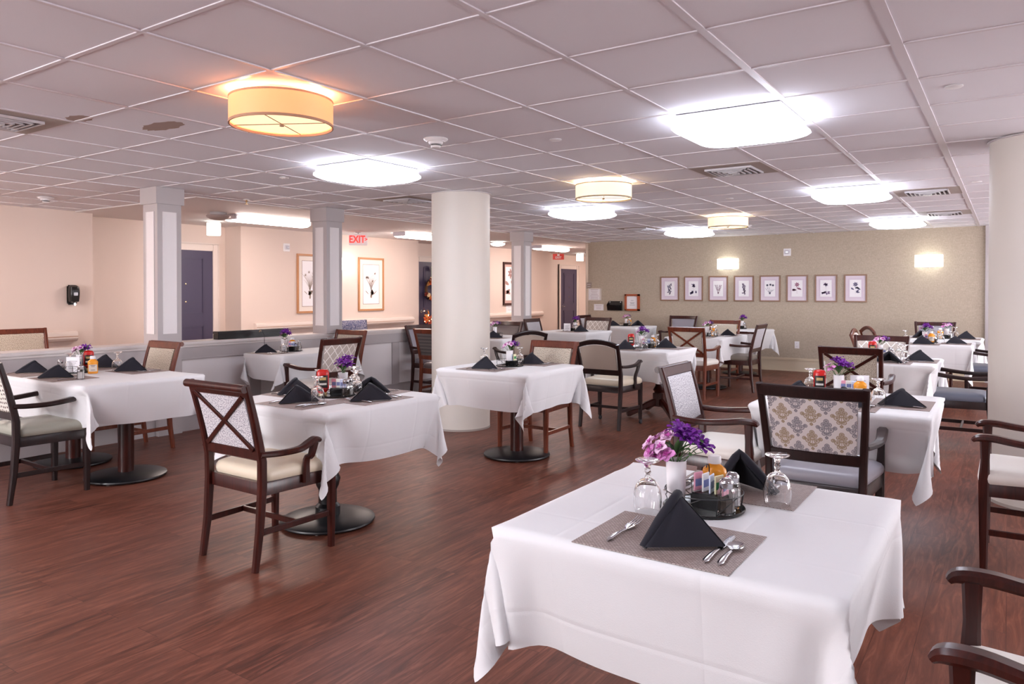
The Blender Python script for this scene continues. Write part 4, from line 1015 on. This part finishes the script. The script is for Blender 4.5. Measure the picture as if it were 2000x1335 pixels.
plate('notice_board',.30,.26,.01,M['paper'],(bx(1161.5),YB,1.355),0,'white framed notice at the left end of the tan wall','notice',.002,nf)
plate('room_sign',.12,.13,.006,flatm('grey sign plate','#9d8f85',.5),(bx(1150.5),YB,1.54),0,'small grey room sign above the white framed notice','sign',.002,lines(2,.8,M['paper'],'lettering'))
plate('notice_card',.22,.13,.004,M['paper'],(bx(1169.5),YB,1.09),0,'small white card below the white framed notice','notice',.001,lines(3,.7,flatm('faint print','#b9a8ae',.8)))
t=empty('file_holder',(bx(1202),YB,1.12),0,'black wall file holder left of the orange wooden frame','file holder')
bm=mb(); box(bm,-.155,.155,-.008,0,-.09,.10,.004); mesh('back',bm,M['black_plastic'],t)
bm=mb(); loft(bm,[[(x,-y,z) for y,z in ((.008,-.09),(.05,-.09),(.085,.02),(.079,.02),(.046,-.082),(.008,-.082))] for x in (-.155,.155)]); 
for s in (-1,1): loft(bm,[[(s*.155+e,-y,z) for y,z in ((.004,-.09),(.05,-.09),(.085,.02),(.04,.06),(.004,.08))] for e in (-.002,.002)])
mesh('pocket',bm,M['black_plastic'],t)
bm=mb()
for s in (-1,1):
    bm=mb(); box(bm,s*.12-.012,s*.12+.012,-.011,-.007,.07,.09,.002); mesh('clip',bm,M['paper'],t)
t=empty('notice_case',(bx(1236),YB,1.195),0,'orange-brown wooden frame holding a white notice on tan wall','notice frame')
w,h=bx(1250)-bx(1222),.335; bm=mb()
for a,b,c,d in ((-w/2,w/2,h/2-.04,h/2),(-w/2,w/2,-h/2,-h/2+.04),(-w/2,-w/2+.04,-h/2,h/2),(w/2-.04,w/2,-h/2,h/2)): box(bm,a,b,-.06,0,c,d,.004)
mesh('frame',bm,flatm('orange stained wood','#a9502b',.35,.15),t); bm=mb(); box(bm,-w/2+.03,w/2-.03,-.03,-.02,-h/2+.03,h/2-.03); mesh('notice_sheet',bm,M['paper'],t)
bm=mb()
for z,a in ((.04,.03),(.0,.05),(-.02,.04),(-.05,.055)): box(bm,-a,a,-.0312,-.030,z-.003,z+.003)
mesh('print',bm,M['ink'],t)
def strobe(loc,rz,label):
    def ex(t,w,h,dep):
        bm=mb(); box(bm,-.045,.045,-dep-.02,-dep,-.035,.035,.006); mesh('lens',bm,M['glass'] if False else flatm('frosted lens','#cfcbd2',.3),t)
        bm=mb(); box(bm,-.022,.022,-dep-.024,-dep-.02,-.014,.014,.002); mesh('reflector',bm,M['steel'],t)
    return plate('fire_strobe',.125,.13,.022,M['white_plastic'],loc,rz,label,'fire alarm',.004,ex)
strobe((bx(1537.5),YB,2.115),0,'white fire strobe high on the tan wall'); strobe((XL,7.93,2.14),R(90),'white fire strobe on pink wall left of the flower drawing')
def sock(t,w,h,dep):
    for z in (.028,-.028):
        bm=mb(); box(bm,-.017,.017,-dep-.003,-dep,z-.016,z+.016,.003); mesh('socket',bm,M['paper'],t)
        bm=mb(); box(bm,-.008,-.005,-dep-.0035,-dep-.003,z-.006,z+.006); box(bm,.005,.008,-dep-.0035,-dep-.003,z-.006,z+.006); mesh('slot',bm,M['ink'],t)
plate('power_outlet',.078,.125,.006,M['white_plastic'],(-3.10,YB,.47),0,'white power outlet low on the tan wall','outlet',.002,sock)
t=empty('soap_dispenser',(XL,4.583,1.375),R(90),'black hand sanitizer dispenser on the pink wall','dispenser')
bm=mb(); box(bm,-.06,.06,-.035,0,-.125,.125,.015,0,3); mesh('back_plate',bm,M['black_plastic'],t,40)
bm=mb(); loft(bm,[[(x*k,-.02-(y+.06)*kk,z) for x,y in rrect(.115,.12,.03)] for k,kk,z in ((.5,.4,-.10),(.92,.72,-.085),(1,.8,-.02),(1,.85,.05),(.92,.75,.10),(.6,.5,.122))]); mesh('cover',bm,M['black_plastic'],t,40)
bm=mb(); box(bm,-.025,.025,-.125,-.115,-.01,.03,.004); mesh('sight_window',bm,flatm('clear grey window','#8f8b92',.15),t)
bm=mb(); box(bm,-.012,.012,-.10,-.07,-.135,-.10,.004); mesh('nozzle',bm,M['steel'],t)
# wreath on the second purple door
t=empty('door_wreath',(XD+.05,12.0,1.45),0,'autumn wreath of orange and cream blooms on the far purple door','wreath')
rng=random.Random(4); bm=mb(); N=24; tube(bm,[(.03,.19*math.cos(2*PI*i/N),.19*math.sin(2*PI*i/N)) for i in range(N+1)],.03,8,cap=False); mesh('ring',bm,flatm('dried twigs','#5a3c28',.9),t,60)
WC=['#c4502a','#d9823e','#e7cda4','#7c2b1d','#a2713a','#5c5a2c']
for k in range(26):
    a=rng.uniform(0,6.28); r=.19+rng.uniform(-.06,.06); bm=mb(); blossom_pink(bm,0,(.05+rng.uniform(0,.04),r*math.cos(a),r*math.sin(a)-(.0)),(1,rng.uniform(-.4,.4),rng.uniform(-.4,.4)),.055,rng,5,1,.9,.4); mesh('bloom',bm,flatm('wreath '+WC[k%6],WC[k%6],.7),t)
bm=mb(); tube(bm,[(.02,0,.2),(.01,0,.5)],.008,6); mesh('ribbon',bm,flatm('green ribbon','#5d7a55',.6),t)
bm=mb(); blossom_pink(bm,0,(.04,0,.47),(1,0,0),.07,rng,6,1,1,.4); mesh('bow',bm,flatm('cream bow','#e2cdb8',.6),t)
# lit autumn spray beside it
t=empty('autumn_spray',(XD+.14,11.93,0),0,'floor vase of glowing orange autumn twigs before the far purple door','vase')
bm=mb(); lathe(bm,[(.07,0),(.10,.10),(.11,.25),(.07,.42),(.05,.50),(.06,.53),(.045,.53)],24); mesh('floor_vase',bm,flatm('brown ceramic','#4c3328',.4),t,40)
bm=mb(); pts=[]
for k in range(9):
    e=(rng.uniform(-.05,.1),-.34+.1*k*.6+rng.uniform(-.05,.05),rng.uniform(.85,1.15)); pts.append(e); tube(bm,[(0,0,.45),(e[0]*.4,e[1]*.3,.75),e],.004,5)
mesh('twigs',bm,flatm('orange twig','#8d4423',.7),t)
for k in range(22):
    e=pts[k%9]; f_=rng.uniform(.55,1); p=(e[0]*f_,e[1]*f_,.45+(e[2]-.45)*f_); bm=mb(); blossom_pink(bm,0,p,(1,rng.uniform(-1,1),.5),.045,rng,4,1,.8,.5); mesh('twig_leaf',bm,flatm('glow leaf %d'%(k%3),['#d8602c','#f0a255','#a83a1e'][k%3],.6),t)
for k in range(9):
    e=pts[k]; bm=mb(); bmesh.ops.create_icosphere(bm,subdivisions=1,radius=.010); bm.transform(Matrix.Translation((e[0]+.02,e[1],e[2]-.06))); mesh('fairy_bulb',bm,M['fairy'],t)
plate('notice_card',.28,.40,.004,M['paper'],(XL,14.45,.0+1.16-.05),R(90),'pale notice sheet under the dark-framed pink painting','notice',.001,lines(5,.6,flatm('faint print','#b9a8ae',.8)))

# ---------------------------------------------------------------- dining tables
dining_table('R1',-1.19,-.285,1.68,2.61,'s0',180,'first table of the right-hand row, nearest the camera')
dining_table('R2',-1.25,-.345,4.36,5.29,'s1',90,'second table of the right-hand row')
dining_table('R3',-1.44,-.535,7.40,8.31,'s2',180,'third table of the right-hand row')
dining_table('R4',-1.27,-.365,10.25,11.16,'s0',270,'fourth table of the right-hand row')
dining_table('R5',-1.20,-.295,11.40,12.31,'s1',0,'fifth and last table of the right-hand row')
dining_table('M1',-3.945,-3.04,2.70,3.63,'s1',0,'first table of the middle row',((.02,-.06),),'carved')
dining_table('M2',-4.06,-3.155,4.86,5.79,'s2',0,'second table of the middle row by the round column',((.09,-.05),))
dining_table('M3',-3.945,-3.04,7.42,8.33,'s0',90,'third table of the middle row',((.20,0),),'turned')
dining_table('M4',-4.10,-3.28,10.0,11.18,'y12',0,'fourth table of the middle row')
dining_table('M5',-4.25,-3.43,12.20,13.18,'s2',0,'last table of the middle row against the tan wall')
dining_table('L1',-6.69,-5.29,2.53,3.45,'long',0,'long table at far left',((.40,0),(-.42,0)),'disc','long')
dining_table('L2',-6.72,-6.10,4.86,5.89,'y5',0,'second table of the left row beside the half wall')
dining_table('L3',-6.62,-5.72,8.22,9.13,'s1',180,'third table of the left row behind the round column')
dining_table('L4',-6.42,-5.515,10.22,11.15,'s2',90,'fourth table of the left row')
dining_table('L5',-6.45,-5.60,12.25,13.16,'s0',180,'last table of the left row against the tan wall')
# ---------------------------------------------------------------- chairs
chair('X1',-3.365,2.60,0,'dark armchair with crossed back and beige seat, at the first middle-row table')
chair('dots',-5.70,2.42,0,'black armchair with dotted back and sage seat, cut by left edge')
chair('side',-6.50,3.52,180,'brown armless chair at the far side of the long left table')
chair('hall',-9.17,3.85,-90,'brown paisley chair in the corridor behind half wall at far left')
chair('latA',-5.86,5.14,90,'armchair with pale lattice back, facing the half wall table')
chair('tan',-6.60,5.97,182,'brown framed chair behind the lattice armchair at the half wall table')
chair('side',-3.53,5.60,180,'brown armless paisley chair at the far side of the column table')
chair('arch',-3.50,7.05,0,'arched tan armchair on casters, seen from behind in mid room')
chair('arch',-5.28,7.95,62,'arched tan chair just right of the round column, turned sideways')
chair('vinb',-6.42,9.05,180,'brown-grey vinyl chair right of the round column against the half wall')
chair('armd',-6.45,10.62,-90,'grey paisley chair with taupe seat in front of the third square pillar')
chair('lat',-6.08,11.42,180,'lattice-back chair behind the menu card table')
chair('armd',-6.62,12.82,-90,'dark-railed grey chair in front of the white framed notice')
chair('vin',-5.14,13.13,180,'grey vinyl armchair against the tan wall below first small print')
chair('Xm',-3.50,9.57,0,'brown armchair with crossed back and cream seat, middle row')
chair('tan',-3.80,11.46,180,'brown chair with tan paisley back, below the fourth small print')
chair('armd',-3.22,10.62,90,'dark armchair seen from the side with taupe seat, facing left')
chair('arm',-1.44,4.48,-90,'dark armchair with rolled top and cream seat left of damask chair')
chair('dam',-.81,4.17,0,'large armchair with damask medallion back behind the nearest table')
chair('X',-1.10,7.01,0,'dark crossed-back armchair between second and third right-row tables')
chair('lat',-1.11,8.29,180,'lattice-back chair at the far side of the third right-row table')
chair('oval',-1.40,10.75,-90,'cream oval-back chair seen edge-on left of the fourth right-row table')
chair('oval',-1.40,11.75,-60,'cream oval-back chair, round back turned toward camera, by tan wall')
chair('vin',-.93,12.62,180,'grey vinyl chair at the rear end of the right-hand row')
chair('slate',-.20,10.80,90,'slate armchair at the fourth right-row table beside the right column')
chair('slate',-.36,7.88,90,'slate vinyl armchair at the third right-row table, left of right column')
chair('creamarm',.12,4.70,90,'cream-seated armchair before the right column, arms toward the table')
chair('creamarm',.14,2.01,90,'cream-seated armchair cut by bottom right corner of the photo')
chair('vin',-6.52,7.78,-90,'grey vinyl armchair against the half wall, left of the round column')
chair('rib',-5.98,7.33,0,'chair with ribbed dark back partly hidden by the round column')
# upholstered blue chair in the corridor
t=empty('hall_armchair',(-9.2,9.16,0),R(-90),'blue scroll-patterned armchair in the corridor beyond the half wall','armchair')
bm=mb(); uvl=bm.loops.layers.uv.new('UVMap')
def bk(s):
    return lambda a,b:((a-.5)*.66,-.33+s*.045*(1-(2*a-1)**8)*(1-(2*b-1)**8)-.05*b,.40+.51*b)
A=grid(bm,bk(1),12,10,uvl,lambda a,b:(a*.66,b*.5)); B=grid(bm,bk(-1),12,10,uvl,lambda a,b:(a*.66,b*.5))
mesh('backrest',bm,M['blue'],t,60)
bm=mb(); box(bm,-.33,.33,-.34,.30,.22,.46,.04,0,3); mesh('seat_cushion',bm,M['blue'],t,40)
for s in (-1,1):
    bm=mb(); box(bm,s*.30-.045,s*.30+.045,-.33,.28,.22,.62,.03,0,3); mesh('armrest',bm,M['blue'],t,40)
    for y in (-.29,.25): bm=mb(); lathe(bm,[(.016,0),(.024,.22)],12,(s*.29,y,0)); mesh('leg',bm,M['wood_mid'],t,40)
# ---------------------------------------------------------------- place settings and table things
SIDE={'front':0,'right':90,'back':180,'left':270}
def W(tid,fx,fy):
    r=ROW[tid]; return (r['x0']+(r['x1']-r['x0'])*fx, r['y0']+(r['y1']-r['y0'])*fy)
SHORT={'R1':'first table, right-hand row','R2':'second table, right-hand row','R3':'third table, right-hand row','R4':'fourth table, right-hand row','R5':'fifth table, right-hand row',
 'M1':'first table, middle row','M2':'second table, middle row','M3':'third table, middle row','M4':'fourth table, middle row','M5':'last table, middle row',
 'L1':'long table, far left','L2':'second table, left row','L3':'third table, left row','L4':'fourth table, left row','L5':'last table, left row'}
def setting(tid,side,at=None,nap=(0,.0),nrot=None,gob=(-.15,.17),items='mngfks',where=None,seed=0,mode='L',kn=(.105,-.01),fk=(-.125,-.01),sp=(.155,-.01)):
    r=ROW[tid]; cx,cy=(r['x0']+r['x1'])/2,(r['y0']+r['y1'])/2
    if at is None:
        at={'front':(cx,r['y0']+.165),'back':(cx,r['y1']-.165),'left':(r['x0']+.165,cy),'right':(r['x1']-.165,cy)}[side]
    a=R(SIDE[side]); c,s=math.cos(a),math.sin(a); w=where or side+' side'; T=SHORT[tid]; rng=random.Random(tid+side+str(seed))
    def P(x,y,z=0): return (at[0]+x*c-y*s,at[1]+x*s+y*c,ZT+z)
    if 'm' in items: place('mat',b_mat,P(0,0),a,'woven taupe placemat, %s of the %s'%(w,T),'placemat')
    if 'n' in items:
        nx_,ny_,_z=P(nap[0],nap[1]); ca=camang(nx_,ny_)+(R(14) if tid=='R1' else rng.uniform(-.28,.28))
        if mode=='L' and tid!='R1' and rng.random()<.4: mode=rng.choice('RO')
        nr=ca+{'L':-R(30),'R':-R(150),'O':R(90)}[mode]
        place('nap',b_napkin,(nx_,ny_,ZT+.0025),nr,'black napkin folded in a pyramid, %s of the %s'%(w,T),'napkin',None,(.95,.95,.95) if tid=='R1' else (rng.uniform(.95,1.12),rng.uniform(.95,1.12),rng.uniform(.64,.80)))
    if 'd' in items: place('napflat',b_napkin_flat,P(nap[0],nap[1],.0025),a+.5,'black napkin lying flat, %s of the %s'%(w,T),'napkin')
    gz=.0025 if abs(gob[0])<.20 and abs(gob[1])<.16 else .0
    if 'g' in items: place('gob',b_goblet,P(gob[0],gob[1],.0024),0,'upside-down stem goblet, %s of the %s'%(w,T),'glass')
    if 'f' in items: place('fork',b_fork,P(fk[0],fk[1],.0025),a+rng.uniform(-.08,.08),'steel fork, %s of the %s'%(w,T),'fork')
    if 'k' in items: place('knife',b_knife,P(kn[0],kn[1],.0025),a+rng.uniform(-.08,.08),'steel table knife, %s of the %s'%(w,T),'knife')
    if 's' in items: place('spoon',b_spoon,P(sp[0],sp[1],.0025),a+rng.uniform(-.08,.08),'steel spoon, %s of the %s'%(w,T),'spoon',None,(1.1,1.1,1.1))
def camang(x,y): return math.atan2(-y,-x)
def thing_at(key,b,x,y,z,rz,label,cat,s=None): return place(key,b,(x,y,ZT+z),rz,label,cat,None,(s,s,s) if s else None)
def caddy(tid,x,y,rz=0,vase=(-.083,0),must=(.0,.080),ket=None,shk=True,var=0,pk=3,menu=None,mustlabel=True,onTray=True):
    T=SHORT[tid]; c,s=math.cos(rz),math.sin(rz)
    def P(a,b): return x+a*c-b*s,y+a*s+b*c
    thing_at('caddy',b_caddy,x,y,0,rz,'round black wire condiment caddy on the %s'%T,'caddy')
    if vase:
        vx,vy=P(*vase); z=.0065 if math.hypot(*vase)<.1 else 0
        thing_at('vase',b_vase,vx,vy,z,0,'white bud vase of artificial flowers on the %s'%T,'vase')
        thing_at('bq%d'%var,b_bouquet(var),vx,vy,z+.125,rng_.uniform(-.6,.6) if tid!='R1' else 0,'pink and purple artificial flowers in the vase, %s'%T,'flowers',1.15)
    if must:
        mx,my=P(*must); thing_at('mustard',b_mustard,mx,my,.0065 if math.hypot(*must)<.1 else 0,camang(mx,my)+PI/2,'mustard bottle with white cap on the %s'%T,'bottle')
    if ket:
        kx,ky=P(*ket); thing_at('ketchup',b_ketchup,kx,ky,.0065 if math.hypot(*ket)<.1 else 0,camang(kx,ky)+PI/2,'red ketchup bottle with black label on the %s'%T,'bottle')
    if shk:
        p=P(.088,-.03); thing_at('pepper',b_shaker('pepper'),*p,.0065,.3,'glass pepper shaker with steel cap in caddy, %s'%T,'shaker',1.2)
        p=P(.070,.045); thing_at('salt',b_shaker('salt'),*p,.0065,.2,'glass salt shaker with steel cap in caddy, %s'%T,'shaker',1.2)
    cols=[('#e9a3b8','pink'),('#f0ede6','white'),('#cfd8ee','blue'),('#dcd9b0','green')]
    for k in range(pk):
        cc,nn=cols[k%4]; p=P(-.018+.022*k if pk>3 else -.01+.03*k,.004*(k%2))
        thing_at('pk'+nn,b_packet(cc,nn),*p,.051,rz+(1.35 if pk>3 else .2)+.2*(k%3),('%s sweetener packet standing in caddy box, %s'%(nn if k<4 else ['pale pink','cream','sky blue'][k-4],T)),'packet')
    if menu: thing_at('menu',b_menu,menu[0],menu[1],0,menu[2],'white menu card in clear holder on the %s'%T,'menu card')
rng_=random.Random(77)
# R1 nearest
setting('R1','front',(-.738,1.838),nap=(.030,-.005),gob=(-.148,.192),kn=(.135,-.012),sp=(.168,-.02),fk=(-.125,.0))
setting('R1','back',(-.735,2.445),mode='O',nap=(.0,.02),gob=(-.150,.125),kn=(.150,0),sp=(.178,0),fk=(-.105,0))
caddy('R1',-.762,2.165,-.15,vase=(-.083,-.02),must=(-.005,.078),var=0,pk=5)
# R2
setting('R2','front',(-.80,4.545),nap=(.01,.02),gob=(-.17,.25),items='mnfks',sp=(.16,0))
setting('R2','left',(-1.06,4.80),nap=(.0,-.01),gob=(-.22,.0))
setting('R2','right',(-.515,4.80),nap=(-.06,-.02),gob=(-.14,.10),items='mngf')
caddy('R2',-.83,4.90,.1,vase=(-.04,.02),must=(.085,-.06),ket=(-.150,.02),var=2,pk=3,menu=(-.77,5.03,.4))
# R3
setting('R3','front',(-.93,7.57),mode='O',nap=(.02,.0),gob=(.13,.20))
setting('R3','right',(-.70,7.88),nap=(.0,-.02),gob=(.05,.17),items='mngf')
caddy('R3',-1.02,7.92,0,vase=(-.02,.03),must=None,ket=(-.075,-.03),var=1,pk=2)
# R4, R5
setting('R4','front',(-.90,10.42),nap=(.02,0),gob=(-.19,.20)); setting('R4','right',(-.54,10.72),nap=(.0,0),gob=(.1,.17),items='mngf')
caddy('R4',-.86,10.78,0,vase=(-.03,.03),must=(.05,-.05),var=2,pk=2)
setting('R5','left',(-1.03,11.85),nap=(0,0),gob=(-.15,.14),items='mng'); setting('R5','right',(-.47,11.85),nap=(.05,0),gob=(.12,.14),items='mng'); caddy('R5',-.75,11.82,0,vase=(.04,.03),must=(-.03,-.07),var=1,pk=0)
# M1
setting('M1','front',(-3.44,2.868),nap=(-.055,.01),gob=(.085,.055),kn=(.118,-.02))
setting('M1','right',(-3.215,3.22),mode='R',nap=(-.04,-.02),gob=(.07,.20))
setting('M1','left',(-3.775,3.17),nap=(.05,.0),gob=(-.02,.14)); setting('M1','back',(-3.45,3.46),nap=(.0,.0),gob=(.16,.0))
caddy('M1',-3.50,3.20,.3,vase=(-.0,.085),must=None,ket=(-.060,-.055),var=2,pk=3)
# M2
setting('M2','front',(-3.66,5.03),nap=(.0,.0),gob=(-.17,.20)); setting('M2','back',(-3.56,5.62),nap=(.0,.02),gob=(.05,.16))
caddy('M2',-3.63,5.33,.2,vase=(.0,.0),must=None,var=1,pk=4,shk=False)
# M3
setting('M3','front',(-3.53,7.585),nap=(-.05,.01),gob=(.1,.18)); setting('M3','right',(-3.205,8.03),nap=(.03,.08),gob=(-.05,.17),items='mng')
caddy('M3',-3.50,7.93,.2,vase=(-.05,.04),must=(.085,.05),ket=(-.145,-.07),var=2,pk=3)
# M4
setting('M4','front',(-3.66,10.17),nap=(-.06,0),gob=(.13,.16),items='mng'); setting('M4','right',(-3.45,10.78),nap=(0,-.02),gob=(-.12,.13)); setting('M4','back',(-3.72,11.0),nap=(0,0),gob=(.1,.13),items='mg')
caddy('M4',-3.62,10.52,0,vase=(-.05,.04),must=(.07,-.03),var=1,pk=0)
# M5
caddy('M5',-3.90,12.90,0,vase=(.03,.02),must=(-.06,-.05),var=2,pk=1)
# L1
setting('L1','front',(-5.92,2.695),nap=(-.07,.0),gob=(-.10,.24),items='mnfs',where='front right')
setting('L1','back',(-5.94,3.28),nap=(.03,.02),gob=(.13,.10),items='mngfk',where='back right')
setting('L1','front',(-6.44,2.695),nap=(-.08,.06),gob=(.19,.20),items='mngf',where='front left')
setting('L1','back',(-6.44,3.28),nap=(0,0),gob=(.10,.13),items='mng',where='back left')
caddy('L1',-6.26,2.96,0,vase=(-.06,.05),must=(.20,.02),ket=(.0,.085),var=1,pk=2,menu=(-6.21,2.90,.55),shk=False)
thing_at('salt',b_shaker('salt'),-5.71,2.72,.0024,.1,'glass salt shaker on the right end of long left table','shaker')
thing_at('pepper',b_shaker('pepper'),-6.33,2.86,.0,.1,'glass pepper shaker left of the menu card, long left table','shaker')
# L2
setting('L2','front',(-6.52,5.03),nap=(-.05,.0),gob=(.12,.10)); setting('L2','right',(-6.27,5.60),nap=(.0,.0),items='d')
caddy('L2',-6.53,5.32,.3,vase=(-.083,-.01),must=(-.01,.04),var=2,pk=3)
# L3
setting('L3','front',(-6.02,8.39),nap=(.02,.03),items='mng',gob=(-.15,.15))
caddy('L3',-6.2,8.72,0,vase=(0,0),must=None,var=1,pk=1,shk=False)
# L4
setting('L4','front',(-5.86,10.40),nap=(.10,.12),items='mngf',gob=(-.02,.20)); caddy('L4',-6.02,10.62,0,vase=(.06,.06),must=None,var=2,pk=1,menu=(-6.0,10.49,.5),shk=True)
# L5
setting('L5','front',(-6.02,12.42),nap=(-.20,.18),items='n'); setting('L5','right',(-5.76,12.74),nap=(0,.0),items='n'); caddy('L5',-6.02,12.75,0,vase=(.0,.03),must=(.07,.03),var=1,pk=0)
# long black box on the half wall, wire card holder
t=empty('storage_box',(-7.0,5.14,.906),0,'long flat black box lying on the half wall cap','box'); bm=mb(); box(bm,-.045,.045,-.43,.43,0,.055,.004); mesh('body',bm,M['black_plastic'],t); bm=mb(); box(bm,-.048,.048,-.433,.433,.056,.085,.004); mesh('lid',bm,M['black_plastic'],t)
t=empty('card_holder',(-6.70,5.10,ZT),0,'thin wire card holder behind napkin on the half wall table','card holder'); bm=mb(); tube(bm,[(0,0,.012),(0,0,.18),(-.01,-.01,.21),(-.02,-.02,.225)],.0025,6); mesh('wire_stem',bm,M['black_metal'],t,40)
bm=mb(); lathe(bm,[(.025,0),(.026,.008),(.004,.014)],16); mesh('foot',bm,M['black_metal'],t,40); bm=mb(); tube(bm,[(-.02,-.02,.225),(-.035,-.03,.232),(-.03,-.04,.215)],.004,6); mesh('clip',bm,flatm('brass','#e2c899'),t,40)

# ---------------------------------------------------------------- camera and view
cam=bpy.data.cameras.new('camera'); co=bpy.data.objects.new('camera',cam); COL.objects.link(co); sc.camera=co
cam.sensor_width=36; cam.lens=1434/2000*36; cam.shift_y=-(667.5-584)/2000; cam.clip_start=.05
co.location=(0,0,1.42); co.rotation_euler=(R(90-.62),0,R(34.07))
w=bpy.data.worlds.new('world'); sc.world=w; w.use_nodes=True; w.node_tree.nodes['Background'].inputs[0].default_value=(.5,.48,.5,1); w.node_tree.nodes['Background'].inputs[1].default_value=.3
sc.view_settings.view_transform='Standard'; sc.view_settings.look='None'; sc.view_settings.gamma=1; sc.view_settings.use_curve_mapping=False; sc.view_settings.exposure=0.63
